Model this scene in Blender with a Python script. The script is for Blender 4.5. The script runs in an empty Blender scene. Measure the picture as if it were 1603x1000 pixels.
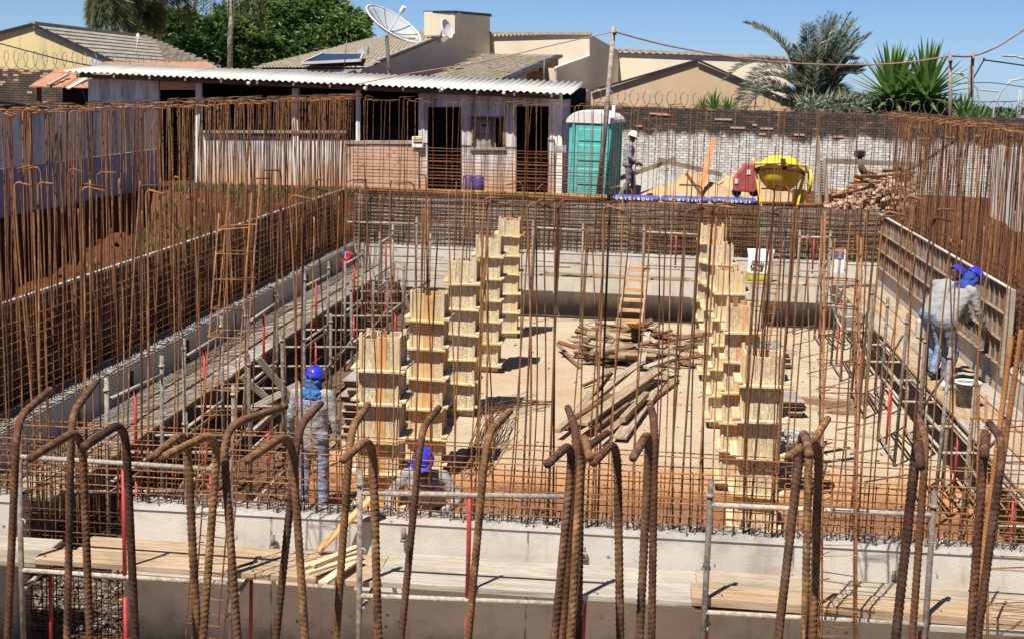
import bpy, bmesh, math, random
import numpy as np
from mathutils import Vector, Matrix, noise
R = math.radians
PI = math.pi
random.seed(7)
rnd = random.uniform
scene = bpy.context.scene
COL = scene.collection

# ------------------------------------------------------------------ camera, sky, sun, exposure
F, PW, PH, H = 2300.0, 1603.0, 1000.0, 5.1
YAW, PITCH, ROLL = R(5.24), R(9.21), R(1.575)
cam_d = bpy.data.cameras.new('camera')
cam = bpy.data.objects.new('camera', cam_d)
COL.objects.link(cam)
cam_d.sensor_width = 36.0
cam_d.lens = F / PW * 36.0
cam_d.clip_start = 0.1
cam_d.clip_end = 6000
CR = Matrix.Rotation(YAW, 3, 'Z') @ Matrix.Rotation(PI / 2 - PITCH, 3, 'X') @ Matrix.Rotation(ROLL, 3, 'Z')
cam.matrix_world = Matrix.Translation((0, 0, H)) @ CR.to_4x4()
scene.camera = cam

SUN = Vector((-0.27, -0.50, 1.0)).normalized()
world = bpy.data.worlds.new('World')
scene.world = world
world.use_nodes = True
wn = world.node_tree.nodes
wl = world.node_tree.links
bg = wn['Background']
sky = wn.new('ShaderNodeTexSky')
sky.sky_type = 'NISHITA'
sky.sun_disc = False
sky.sun_elevation = math.asin(SUN.z)
sky.sun_rotation = math.atan2(SUN.x, SUN.y)
sky.altitude = 300
sky.air_density = 0.5
sky.dust_density = 0.3
sky.ozone_density = 7.5
wl.new(sky.outputs[0], bg.inputs[0])
bg.inputs[1].default_value = 0.066
sl = bpy.data.lights.new('sun', 'SUN')
sl.energy = 5.0
sl.angle = R(0.5)
sl.color = (1.0, 0.95, 0.87)
so = bpy.data.objects.new('sun', sl)
so.rotation_euler = (-SUN).to_track_quat('-Z', 'Y').to_euler()
so.location = (0, 0, 40)
COL.objects.link(so)
scene.view_settings.view_transform = 'Standard'
scene.view_settings.look = 'None'
scene.view_settings.exposure = 0.75
scene.view_settings.gamma = 1.0
scene.view_settings.use_curve_mapping = False

# ------------------------------------------------------------------ helpers
def ray(px, py):
    return CR @ Vector(((px - 801.5) / F, (500 - py) / F, -1))
def PY(px, py, Y):
    d = ray(px, py); return Vector((0, 0, H)) + d * (Y / d.y)
def PZ(px, py, z):
    d = ray(px, py); return Vector((0, 0, H)) + d * ((z - H) / d.z)
def PX(px, py, X):
    d = ray(px, py); return Vector((0, 0, H)) + d * (X / d.x)

def W(o):
    m = o.matrix_basis.copy()
    if o.parent is not None:
        m = W(o.parent) @ o.matrix_parent_inverse @ m
    return m
def adopt(o, p):
    o.parent = p
    o.matrix_parent_inverse = W(p).inverted()
def props(o, label=None, cat=None, group=None, kind=None):
    if label: o['label'] = label
    if cat: o['category'] = cat
    if group: o['group'] = group
    if kind: o['kind'] = kind
    return o
def thing(name, label, cat, loc=(0, 0, 0), rotz=0, group=None):
    o = bpy.data.objects.new(name, None)
    o.location = loc; o.rotation_euler = (0, 0, rotz); o.empty_display_size = 0.2
    COL.objects.link(o)
    return props(o, label, cat, group)
def inst(name, mesh, parent=None, matrix=None, local=False):
    o = bpy.data.objects.new(name, mesh)
    COL.objects.link(o)
    if matrix is not None:
        o.matrix_basis = matrix
    if parent is not None:
        if local: o.parent = parent
        else: adopt(o, parent)
    return o
def mesh_of(name, V, Fc, mat, smooth=False, mi=None):
    me = bpy.data.meshes.new(name)
    me.from_pydata([tuple(v) for v in V], [], Fc)
    for m in (mat if isinstance(mat, (list, tuple)) else [mat]):
        if m: me.materials.append(m)
    if mi: me.polygons.foreach_set('material_index', mi)
    if smooth: me.polygons.foreach_set('use_smooth', [True] * len(me.polygons))
    me.update()
    return me

class MB:
    def __init__(s): s.v = []; s.f = []; s.mi = []; s.m = 0
    def add(s, V, Fc):
        b = len(s.v)
        s.v += [Vector(v) for v in V]
        s.f += [tuple(b + i for i in f) for f in Fc]
        s.mi += [s.m] * len(Fc)
        return s
    def box(s, c, d, M=None):
        hx, hy, hz = d[0] / 2, d[1] / 2, d[2] / 2
        V = [Vector((x * hx, y * hy, z * hz)) for x in (-1, 1) for y in (-1, 1) for z in (-1, 1)]
        if M is not None: V = [M @ v for v in V]
        V = [v + Vector(c) for v in V]
        return s.add(V, [(0, 1, 3, 2), (4, 6, 7, 5), (0, 4, 5, 1), (2, 3, 7, 6), (0, 2, 6, 4), (1, 5, 7, 3)])
    def board(s, a, b, w, t, up=(0, 0, 1), roll=0):
        a, b = Vector(a), Vector(b)
        x = (b - a).normalized(); u = Vector(up)
        y = u.cross(x)
        if y.length < 1e-4: y = Vector((0, 1, 0)).cross(x)
        y.normalize(); z = x.cross(y)
        M = Matrix((x, y, z)).transposed()
        if roll: M = M @ Matrix.Rotation(roll, 3, 'X')
        return s.box((a + b) / 2, ((b - a).length, w, t), M)
    def tube(s, P, r, n=6, cap=True):
        P = [Vector(p) for p in P]
        k = len(P)
        rr = r if isinstance(r, (list, tuple)) else [r] * k
        V = []; ref = None
        for i, p in enumerate(P):
            t = (P[min(i + 1, k - 1)] - P[max(i - 1, 0)])
            t = t.normalized() if t.length > 1e-9 else Vector((0, 0, 1))
            if ref is None:
                ref = Vector((1, 0, 0)) if abs(t.x) < .9 else Vector((0, 1, 0))
            a = (ref - t * ref.dot(t)).normalized(); ref = a
            b = t.cross(a)
            for j in range(n):
                w = 2 * PI * j / n
                V.append(p + (a * math.cos(w) + b * math.sin(w)) * rr[i])
        Fc = []
        for i in range(k - 1):
            for j in range(n):
                j2 = (j + 1) % n
                Fc.append((i * n + j, i * n + j2, (i + 1) * n + j2, (i + 1) * n + j))
        if cap:
            Fc.append(tuple(range(n - 1, -1, -1)))
            Fc.append(tuple((k - 1) * n + j for j in range(n)))
        return s.add(V, Fc)
    def lathe(s, prof, n=24, c=(0, 0, 0), M=None):
        V = []; k = len(prof)
        for (r, z) in prof:
            for j in range(n):
                w = 2 * PI * j / n
                v = Vector((r * math.cos(w), r * math.sin(w), z))
                V.append((M @ v if M is not None else v) + Vector(c))
        Fc = [(i * n + j, i * n + (j + 1) % n, (i + 1) * n + (j + 1) % n, (i + 1) * n + j) for i in range(k - 1) for j in range(n)]
        return s.add(V, Fc)
    def slab(s, P, back):
        P = [Vector(p) for p in P]; n = len(P)
        Q = [p + Vector(back) for p in P]
        Fc = [tuple(range(n)), tuple(range(2 * n - 1, n - 1, -1))]
        Fc += [(i, n + i, n + (i + 1) % n, (i + 1) % n) for i in range(n)]
        return s.add(P + Q, Fc)
    def mesh(s, name, mat, smooth=False, center=None):
        V = s.v if center is None else [v - center for v in s.v]
        return mesh_of(name, V, s.f, mat, smooth, s.mi if isinstance(mat, (list, tuple)) else None)
    def build(s, name, mat, parent=None, smooth=False, bevel=0, kind=None):
        lo = Vector([min(v[i] for v in s.v) for i in range(3)]); hi = Vector([max(v[i] for v in s.v) for i in range(3)])
        c = (lo + hi) / 2; c.z = lo.z
        me = s.mesh(name, mat, smooth, c)
        if bevel:
            bm = bmesh.new(); bm.from_mesh(me)
            bmesh.ops.bevel(bm, geom=bm.edges[:], offset=bevel, segments=1, affect='EDGES', profile=.5)
            bm.to_mesh(me); bm.free()
        bm = bmesh.new(); bm.from_mesh(me); bmesh.ops.recalc_face_normals(bm, faces=bm.faces); bm.to_mesh(me); bm.free()
        o = inst(name, me, parent, Matrix.Translation(c))
        if kind: o['kind'] = kind
        return o
def tube(name, P, r, mat, parent=None, n=8, smooth=True):
    return MB().tube(P, r, n).build(name, mat, parent, smooth)
def board_obj(name, a, b, w, t, mat, parent=None, up=(0, 0, 1), bevel=.004, roll=0):
    """a board with its own local x along its length, so that the grain follows it"""
    a, b = Vector(a), Vector(b)
    x = (b - a).normalized(); y = Vector(up).cross(x)
    if y.length < 1e-4: y = Vector((0, 1, 0)).cross(x)
    y.normalize(); z = x.cross(y)
    M = Matrix((x, y, z)).transposed()
    if roll: M = M @ Matrix.Rotation(roll, 3, 'X')
    L = (b - a).length
    mb = MB().box((0, 0, 0), (L, w, t))
    # slight warp
    me = mb.mesh(name, mat)
    if bevel:
        bm = bmesh.new(); bm.from_mesh(me)
        bmesh.ops.bevel(bm, geom=bm.edges[:], offset=min(bevel, t * .3), segments=1, affect='EDGES', profile=.5)
        bm.to_mesh(me); bm.free()
    return inst(name, me, parent, Matrix.Translation((a + b) / 2) @ M.to_4x4())
def soup(name, V, mat, parent=None, per=4, kind=None):
    """V: numpy (n, per, 3) array of separate faces"""
    n = V.shape[0]
    me = bpy.data.meshes.new(name)
    c = V.reshape(-1, 3).mean(0)
    co = (V.reshape(-1, 3) - c).astype(np.float32)
    me.vertices.add(n * per); me.vertices.foreach_set('co', co.ravel())
    me.loops.add(n * per); me.loops.foreach_set('vertex_index', np.arange(n * per, dtype=np.int32))
    me.polygons.add(n); me.polygons.foreach_set('loop_start', np.arange(0, n * per, per, dtype=np.int32))
    me.polygons.foreach_set('loop_total', np.full(n, per, dtype=np.int32))
    me.materials.append(mat); me.update(calc_edges=True)
    o = inst(name, me, parent, Matrix.Translation(Vector(c.tolist())))
    if kind: o['kind'] = kind
    return o

# ------------------------------------------------------------------ materials
class NT:
    def __init__(s, name):
        s.m = bpy.data.materials.new(name); s.m.use_nodes = True
        s.t = s.m.node_tree; s.n = s.t.nodes; s.l = s.t.links
        s.b = s.n['Principled BSDF']
        s.out = s.n['Material Output']
    def node(s, t, **kw):
        x = s.n.new(t)
        for k, v in kw.items(): setattr(x, k, v)
        return x
    def link(s, a, b): s.l.new(a, b)
    def geo(s): return s.node('ShaderNodeNewGeometry').outputs['Position']
    def obj(s, scale=(1, 1, 1), rand=True):
        tc = s.node('ShaderNodeTexCoord'); mp = s.node('ShaderNodeMapping')
        mp.inputs['Scale'].default_value = scale
        if rand:
            oi = s.node('ShaderNodeObjectInfo')
            vm = s.node('ShaderNodeVectorMath', operation='SCALE'); vm.inputs[3].default_value = 37.0
            cx = s.node('ShaderNodeCombineXYZ')
            for i in range(3): s.link(oi.outputs['Random'], cx.inputs[i])
            s.link(cx.outputs[0], vm.inputs[0])
            ad = s.node('ShaderNodeVectorMath', operation='ADD')
            s.link(tc.outputs['Object'], ad.inputs[0]); s.link(vm.outputs[0], ad.inputs[1])
            s.link(ad.outputs[0], mp.inputs['Vector'])
        else:
            s.link(tc.outputs['Object'], mp.inputs['Vector'])
        return mp.outputs[0]
    def mapv(s, src, scale):
        mp = s.node('ShaderNodeMapping'); mp.inputs['Scale'].default_value = scale
        s.link(src, mp.inputs['Vector']); return mp.outputs[0]
    def noise(s, vec, scale, detail=5, rough=.6, dist=0):
        x = s.node('ShaderNodeTexNoise'); x.inputs['Scale'].default_value = scale
        x.inputs['Detail'].default_value = detail; x.inputs['Roughness'].default_value = rough
        x.inputs['Distortion'].default_value = dist
        s.link(vec, x.inputs['Vector']); return x.outputs['Fac']
    def ramp(s, fac, stops, interp='LINEAR'):
        x = s.node('ShaderNodeValToRGB'); e = x.color_ramp.elements; x.color_ramp.interpolation = interp
        while len(e) < len(stops): e.new(.5)
        for i, (p, c) in enumerate(stops):
            e[i].position = p; e[i].color = (*c, 1) if isinstance(c, (tuple, list)) else (c, c, c, 1)
        s.link(fac, x.inputs['Fac']); return x.outputs['Color']
    def mix(s, fac, a, b, mode='MIX'):
        x = s.node('ShaderNodeMix', data_type='RGBA', blend_type=mode)
        for sock, v in ((x.inputs[0], fac), (x.inputs[6], a), (x.inputs[7], b)):
            if isinstance(v, (int, float)): sock.default_value = v
            elif isinstance(v, (tuple, list)): sock.default_value = (*v, 1)
            else: s.link(v, sock)
        return x.outputs[2]
    def math(s, op, a, b=None):
        x = s.node('ShaderNodeMath', operation=op)
        for i, v in ((0, a), (1, b)):
            if v is None: continue
            if isinstance(v, (int, float)): x.inputs[i].default_value = v
            else: s.link(v, x.inputs[i])
        return x.outputs[0]
    def rand(s): return s.node('ShaderNodeObjectInfo').outputs['Random']
    def island(s): return s.node('ShaderNodeNewGeometry').outputs['Random Per Island']
    def hsv(s, col, val=None, hue=None, sat=None):
        x = s.node('ShaderNodeHueSaturation'); s.link(col, x.inputs['Color'])
        for k, v in (('Value', val), ('Hue', hue), ('Saturation', sat)):
            if v is None: continue
            if isinstance(v, (int, float)): x.inputs[k].default_value = v
            else: s.link(v, x.inputs[k])
        return x.outputs[0]
    def rng(s, fac, lo, hi):
        x = s.node('ShaderNodeMapRange'); x.inputs[3].default_value = lo; x.inputs[4].default_value = hi
        s.link(fac, x.inputs[0]); return x.outputs[0]
    def done(s, col, rough=.8, bump=None, bs=.3, bd=.01, metal=0, spec=.3):
        if isinstance(col, (tuple, list)): s.b.inputs['Base Color'].default_value = (*col, 1)
        else: s.link(col, s.b.inputs['Base Color'])
        if isinstance(rough, (int, float)): s.b.inputs['Roughness'].default_value = rough
        else: s.link(rough, s.b.inputs['Roughness'])
        s.b.inputs['Metallic'].default_value = metal
        s.b.inputs['Specular IOR Level'].default_value = spec
        if bump is not None:
            x = s.node('ShaderNodeBump'); x.inputs['Strength'].default_value = bs; x.inputs['Distance'].default_value = bd
            s.link(bump, x.inputs['Height']); s.link(x.outputs[0], s.b.inputs['Normal'])
        return s.m

def m_plain(name, c, rough=.6, var=.25, scale=6, spec=.3, metal=0, rv=.12, bs=.15):
    t = NT(name); p = t.obj()
    f = t.noise(p, scale, 6)
    col = t.ramp(f, [(.3, tuple(x * (1 - var) for x in c)), (.7, tuple(min(1, x * (1 + var * .6)) for x in c))])
    col = t.hsv(col, val=t.rng(t.rand(), 1 - rv, 1 + rv))
    return t.done(col, rough, t.noise(p, scale * 5, 4), bs, .006, metal, spec)

def m_rust(name, dark=(.06, .027, .015), mid=(.2, .09, .039), lite=(.41, .22, .105), sc=30, splash=False):
    t = NT(name); p = t.obj((1, 1, .35))
    f = t.noise(p, sc, 6, .7)
    col = t.ramp(f, [(.28, dark), (.5, mid), (.72, lite)])
    g = t.noise(p, sc * .12, 4, .7)
    col = t.mix(t.ramp(g, [(.4, .75), (.6, 0.0)]), col, mid)
    col = t.mix(t.ramp(t.noise(t.mapv(p, (1, 1, 2.5)), sc * .3, 5, .7), [(.56, 0.0), (.66, .8)]), col, dark)
    if splash:
        col = t.mix(t.ramp(t.noise(p, sc * .9, 4, .75), [(.7, 0.0), (.76, .85)]), col, (.42, .38, .33))
    col = t.hsv(col, val=t.rng(t.rand(), .6, 1.4), hue=t.rng(t.rand(), .49, .508))
    return t.done(col, .85, t.noise(p, sc * 4, 5), .5, .002, 0, .2)

def m_wood(name, c1, c2, c3, stain=None, stain_amt=0, rv=.18, grain=14, knots=False, rough=.8):
    t = NT(name); p = t.obj((1.2, 1, 1))
    pg = t.mapv(p, (.9, grain, grain))
    f = t.noise(pg, 1.6, 8, .65, .4)
    col = t.ramp(f, [(.34, tuple(x * .8 for x in c1)), (.43, c1), (.52, c2), (.64, c3)])
    fine = t.noise(t.mapv(p, (2, 60, 60)), 1, 5, .7)
    col = t.mix(.45, col, t.ramp(fine, [(.36, tuple(x * .5 for x in c2)), (.5, c2), (.62, c3)]))
    blot = t.ramp(t.noise(t.mapv(p, (1, 1.6, 1.6)), 1.7, 7, .75), [(.5, 0.0), (.68, .45)])
    col = t.mix(blot, col, tuple(x * .62 for x in c1))
    crack = t.ramp(t.noise(t.mapv(p, (.7, 26, 26)), 1, 3, .5), [(.68, 0.0), (.71, .7)])
    col = t.mix(crack, col, tuple(x * .25 for x in c1))
    if stain:
        m = t.ramp(t.noise(t.mapv(p, (2.5, 9, 9)), 1.6, 8, .75), [(.5 - stain_amt * .25, 0.0), (.62, 1.0)])
        m2 = t.ramp(t.noise(t.mapv(p, (9, 30, 30)), 2.0, 6, .8), [(.42, 0.0), (.55, 1.0)])
        on = t.ramp(t.rand(), [(.2, 0.0), (.5, 1.0)])
        fac = t.math('MULTIPLY', t.math('MULTIPLY', m, m2), t.math('MULTIPLY', on, .75))
        col = t.mix(fac, col, stain)
    if knots:
        v = t.node('ShaderNodeTexVoronoi'); v.inputs['Scale'].default_value = 2.2
        t.link(t.mapv(p, (1, 2.6, 2.6)), v.inputs['Vector'])
        k = t.ramp(v.outputs['Distance'], [(.05, 1.0), (.11, 0.0)])
        col = t.mix(t.math('MULTIPLY', k, .8), col, (.16, .06, .02))
    col = t.hsv(col, val=t.rng(t.rand(), 1 - rv, 1 + rv), sat=t.rng(t.rand(), 1.1, .85))
    return t.done(col, rough, fine, .35, .004, 0, .2)

M = {}
M['rust'] = m_rust('rusty_steel')
M['rust_orange'] = m_rust('fresh_rust_steel', (.1, .04, .018), (.26, .11, .042), (.45, .22, .085), 40)
M['rust_dark'] = m_rust('dark_rust_steel', (.04, .02, .013), (.1, .05, .028), (.2, .11, .06))
M['rebar_near'] = m_rust('ribbed_bar_rust', (.035, .018, .012), (.13, .062, .03), (.42, .235, .11), 55, True)
M['rebar_dark'] = m_rust('dark_ribbed_bar_rust', (.022, .013, .01), (.085, .042, .024), (.26, .14, .075), 48, True)
M['pine'] = m_wood('fresh_pine', (.56, .4, .21), (.68, .52, .3), (.76, .63, .42), (.15, .15, .1), 1.4, .13, 7, True)
M['pine_orange'] = m_wood('reddish_pine', (.52, .23, .08), (.68, .36, .14), (.78, .5, .24), (.2, .16, .1), .2, .1, 14, True)
M['plank'] = m_wood('weathered_plank', (.17, .125, .085), (.28, .215, .15), (.36, .3, .23), (.16, .15, .14), .6, .16, 10)
M['plank_pale'] = m_wood('pale_plank', (.26, .21, .155), (.37, .31, .235), (.44, .39, .32), (.26, .25, .24), .5, .1, 10)
M['plank_new'] = m_wood('new_plank', (.27, .175, .1), (.37, .26, .16), (.42, .32, .22), None, 0, .08, 9)
M['old_wood'] = m_wood('old_scrap_wood', (.1, .045, .026), (.23, .12, .065), (.35, .2, .115), (.08, .07, .06), .6, .35, 12)
M['scrap_pale'] = m_wood('pale_scrap_wood', (.2, .13, .075), (.33, .23, .14), (.42, .32, .22), (.14, .12, .09), .5, .22, 10)
M['ply_brown'] = m_wood('brown_form_plywood', (.12, .07, .042), (.24, .145, .09), (.37, .25, .17), (.3, .26, .21), .7, .22, 5)
M['ply_grey'] = m_wood('grey_form_plywood', (.2, .18, .155), (.33, .3, .265), (.42, .39, .35), (.14, .11, .08), .6, .14, 3)
M['ply_dark'] = m_wood('dark_form_plywood', (.05, .03, .02), (.1, .06, .04), (.16, .1, .065), None, 0, .2, 4)
M['ply_red'] = m_wood('red_edge_plywood', (.2, .09, .05), (.32, .15, .09), (.4, .22, .14), None, 0, .2, 4)
M['steel_grey'] = m_plain('worn_scaffold_tube', (.2, .165, .135), .7, .7, 18, .3, 0, .35, .4)
M['steel_pale'] = m_plain('cement_crusted_tube', (.36, .31, .25), .85, .5, 30, .3, 0, .15, .8)
M['red_paint'] = m_plain('red_scaffold_paint', (.36, .028, .028), .6, .35, 14, .5, 0, .15)
M['white_paint'] = m_plain('white_paint', (.75, .74, .7), .7, .12, 5)
M['tube_white'] = m_plain('pale_edge_batten', (.44, .42, .38), .7, .2, 9)
M['black'] = m_plain('black_plastic', (.02, .02, .022), .5, .3, 6)
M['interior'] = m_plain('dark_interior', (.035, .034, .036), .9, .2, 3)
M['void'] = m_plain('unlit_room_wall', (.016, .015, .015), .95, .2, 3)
M['wire'] = m_plain('black_cable', (.03, .025, .025), .6)
M['wire_pink'] = m_plain('pinkish_cable', (.32, .16, .13), .6)
M['galv'] = m_plain('galvanised_wire', (.16, .15, .135), .5, .3, 20, .5, .4)

def m_concrete(name, c=(.47, .45, .41), seams=True, dark=.55):
    t = NT(name); g = t.geo()
    big = t.noise(g, .8, 5, .6); med = t.noise(g, 4, 6, .65); fin = t.noise(g, 40, 5, .7)
    col = t.ramp(big, [(.34, tuple(x * .7 for x in c)), (.52, c), (.68, tuple(min(1, x * 1.16) for x in c))])
    col = t.mix(.5, col, t.ramp(med, [(.3, tuple(x * .6 for x in c)), (.48, c), (.72, tuple(min(1, x * 1.15) for x in c))]))
    st = t.ramp(t.noise(t.mapv(g, (5, 5, .6)), 1.3, 6, .7), [(.54, 0.0), (.68, 1.0)])
    col = t.mix(t.math('MULTIPLY', st, .45), col, tuple(x * .5 for x in c))
    so_ = t.ramp(t.noise(t.mapv(g, (1.1, 1.1, 2)), .9, 7, .75), [(.55, 0.0), (.7, .45)])
    col = t.mix(so_, col, (.4, .25, .15))
    v = t.node('ShaderNodeTexVoronoi'); v.inputs['Scale'].default_value = 5.5; t.link(g, v.inputs['Vector'])
    pit = t.ramp(v.outputs['Distance'], [(.06, 1.0), (.12, 0.0)])
    pit = t.math('MULTIPLY', pit, t.ramp(t.noise(g, 1.7, 3), [(.45, 0.0), (.55, 1.0)]))
    col = t.mix(t.math('MULTIPLY', pit, .8), col, (.08, .07, .06))
    if seams:
        sp = t.node('ShaderNodeSeparateXYZ'); t.link(g, sp.inputs[0])
        def seam(o, per, off):
            a = t.math('ADD', o, off); a = t.math('DIVIDE', a, per); a = t.math('FRACT', a)
            a = t.math('ABSOLUTE', t.math('SUBTRACT', a, .5))
            return t.math('LESS_THAN', a, .0045)
        nz = t.noise(t.mapv(g, (30, 30, 9)), 1, 4)
        k = t.math('MAXIMUM', seam(sp.outputs[0], 2.2, 50.4), seam(sp.outputs[1], 2.2, 50.9))
        k = t.math('MULTIPLY', k, t.ramp(nz, [(.42, .15), (.55, 1.0)]))
        col = t.mix(t.math('MULTIPLY', k, .75), col, (.12, .1, .085))
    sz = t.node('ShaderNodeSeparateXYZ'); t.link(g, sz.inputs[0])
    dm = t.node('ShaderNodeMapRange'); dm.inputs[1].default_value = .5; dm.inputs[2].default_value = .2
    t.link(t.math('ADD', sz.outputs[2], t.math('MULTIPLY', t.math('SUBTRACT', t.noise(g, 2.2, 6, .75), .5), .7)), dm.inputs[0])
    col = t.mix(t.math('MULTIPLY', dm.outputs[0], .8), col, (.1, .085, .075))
    b = t.math('ADD', t.math('MULTIPLY', med, .5), t.math('MULTIPLY', fin, .4))
    return t.done(col, .9, b, .35, .02, 0, .2)
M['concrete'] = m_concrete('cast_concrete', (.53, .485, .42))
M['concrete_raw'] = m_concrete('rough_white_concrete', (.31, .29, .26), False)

def m_floor():
    t = NT('pit_floor_screed'); g = t.geo()
    big = t.noise(g, .16, 4, .6, .6); med = t.noise(g, .9, 7, .65); fin = t.noise(g, 14, 7, .75); sp = t.noise(g, 55, 3, .8)
    col = t.ramp(med, [(.3, (.3, .235, .15)), (.5, (.385, .32, .225)), (.7, (.43, .365, .275))])
    o = t.ramp(big, [(.45, 0.0), (.6, 1.0)])
    col = t.mix(t.math('MULTIPLY', o, .6), col, (.36, .2, .09))
    s3 = t.node('ShaderNodeSeparateXYZ'); t.link(g, s3.inputs[0])
    def band(sock, a, b, c, d):
        x = t.node('ShaderNodeMapRange', interpolation_type='SMOOTHSTEP'); x.inputs[1].default_value = a; x.inputs[2].default_value = b; t.link(sock, x.inputs[0])
        y = t.node('ShaderNodeMapRange', interpolation_type='SMOOTHSTEP'); y.inputs[1].default_value = c; y.inputs[2].default_value = d; y.inputs[3].default_value = 1; y.inputs[4].default_value = 0; t.link(sock, y.inputs[0])
        return t.math('MULTIPLY', x.outputs[0], y.outputs[0])
    warp = t.math('ADD', s3.outputs[1], t.math('MULTIPLY', t.math('SUBTRACT', t.noise(g, .7, 6, .65), .5), 4.0))
    sand = band(warp, 11, 12, 18.4, 20.4)
    col = t.mix(t.math('MULTIPLY', sand, .95), col, t.ramp(fin, [(.3, (.33, .14, .045)), (.7, (.43, .23, .095))]))
    wwarp = t.math('ADD', s3.outputs[1], t.math('MULTIPLY', t.math('SUBTRACT', t.noise(g, .9, 6, .65), .5), 1.8))
    wet = t.math('MULTIPLY', band(wwarp, 16.2, 16.8, 17.9, 18.5), t.ramp(t.noise(g, .8, 6, .7), [(.36, 0.0), (.5, 1.0)]))
    wet2 = t.math('MULTIPLY', band(warp, 23.4, 23.9, 24.3, 24.9), band(s3.outputs[0], 1.6, 2.2, 3.6, 4.3))
    wet = t.math('MAXIMUM', wet, wet2)
    col = t.mix(t.math('MULTIPLY', wet, .85), col, (.12, .045, .022))
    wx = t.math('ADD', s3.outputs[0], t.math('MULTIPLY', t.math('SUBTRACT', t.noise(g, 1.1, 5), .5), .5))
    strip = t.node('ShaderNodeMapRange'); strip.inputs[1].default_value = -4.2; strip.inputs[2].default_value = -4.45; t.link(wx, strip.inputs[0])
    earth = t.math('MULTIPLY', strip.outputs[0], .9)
    col = t.mix(.35, col, t.ramp(fin, [(.3, (.24, .175, .115)), (.52, (.4, .33, .235)), (.75, (.5, .43, .34))]), 'MULTIPLY' if False else 'MIX')
    col = t.mix(t.math('MULTIPLY', sand, .65), col, t.ramp(fin, [(.3, (.3, .12, .038)), (.7, (.44, .22, .085))]))
    col = t.mix(t.math('MULTIPLY', wet, .6), col, (.13, .05, .024))
    patch = t.ramp(t.noise(t.mapv(g, (1, 1.5, 1)), 2.6, 7, .75), [(.5, 0.0), (.66, 1.0)])
    col = t.mix(t.math('MULTIPLY', patch, .35), col, (.24, .17, .11))
    debris = t.ramp(sp, [(.62, 0.0), (.7, 1.0)])
    col = t.mix(t.math('MULTIPLY', debris, .6), col, (.2, .12, .07))
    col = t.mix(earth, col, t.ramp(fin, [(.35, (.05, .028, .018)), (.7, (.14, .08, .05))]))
    rough = t.rng(wet, .95, .35)
    return t.done(col, rough, t.math('ADD', med, t.math('MULTIPLY', fin, .35)), .5, .05, 0, .3)
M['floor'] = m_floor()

def m_soil():
    t = NT('red_soil'); g = t.geo()
    a = t.noise(g, .7, 7, .7); f = t.noise(g, 9, 7, .75)
    col = t.ramp(a, [(.3, (.06, .022, .012)), (.5, (.13, .048, .022)), (.68, (.3, .13, .06))])
    col = t.mix(.45, col, t.ramp(f, [(.3, (.05, .02, .01)), (.6, (.15, .06, .03)), (.8, (.34, .2, .12))]))
    return t.done(col, .95, t.math('ADD', a, f), .9, .12, 0, .1)
M['soil'] = m_soil()

def m_land():
    t = NT('far_fields'); g = t.geo()
    a = t.noise(g, .02, 6, .6)
    col = t.ramp(a, [(.35, (.12, .17, .05)), (.5, (.2, .22, .08)), (.65, (.26, .17, .09))])
    return t.done(col, .95)
M['land'] = m_land()

def m_leaf(name, cols, rough=.55, trans=.25, sc=.6):
    t = NT(name)
    r = t.island()
    col = t.ramp(r, [(i / (len(cols) - 1), c) for i, c in enumerate(cols)])
    cl = t.noise(t.geo(), sc, 4)
    col = t.hsv(col, val=t.rng(cl, .45, 1.6))
    t.link(col, t.b.inputs['Base Color'])
    t.b.inputs['Roughness'].default_value = rough
    t.b.inputs['Specular IOR Level'].default_value = .35
    tr = t.node('ShaderNodeBsdfTranslucent'); t.link(t.hsv(col, val=1.3), tr.inputs[0])
    mx = t.node('ShaderNodeMixShader'); mx.inputs[0].default_value = trans
    t.link(t.b.outputs[0], mx.inputs[1]); t.link(tr.outputs[0], mx.inputs[2]); t.link(mx.outputs[0], t.out.inputs[0])
    return t.m
M['mango'] = m_leaf('mango_leaves', [(.018, .045, .012), (.035, .08, .018), (.06, .12, .025), (.1, .16, .035), (.17, .19, .05)])
M['palm_grey'] = m_leaf('silvery_palm_leaf', [(.05, .07, .045), (.09, .12, .08), (.16, .19, .13), (.24, .26, .18), (.25, .24, .13)], .4, .2)
M['palm_left'] = m_leaf('dusty_palm_leaf', [(.05, .07, .03), (.1, .13, .06), (.16, .18, .1), (.22, .2, .1)], .5, .2)
M['yucca'] = m_leaf('sword_leaf', [(.04, .075, .02), (.08, .15, .035), (.14, .24, .06), (.24, .36, .11)], .35, .25, 1.5)
M['grass'] = m_leaf('bank_grass', [(.05, .07, .02), (.1, .12, .03), (.16, .16, .05), (.2, .15, .07)], .8, .2)
M['banana'] = m_leaf('bright_reed', [(.08, .14, .03), (.14, .22, .05), (.22, .3, .09), (.3, .34, .14)], .5, .3, .8)
M['farwood'] = m_leaf('far_wood', [(.02, .04, .02), (.04, .07, .03), (.06, .09, .04)], .9, .1, .05)
M['bark'] = m_plain('palm_bark', (.34, .29, .24), .9, .4, 5, .2, 0, .1, 1.0)
M['bark_dark'] = m_plain('dark_bark', (.12, .08, .06), .9, .4, 5, .2, 0, .1, 1.0)

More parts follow.
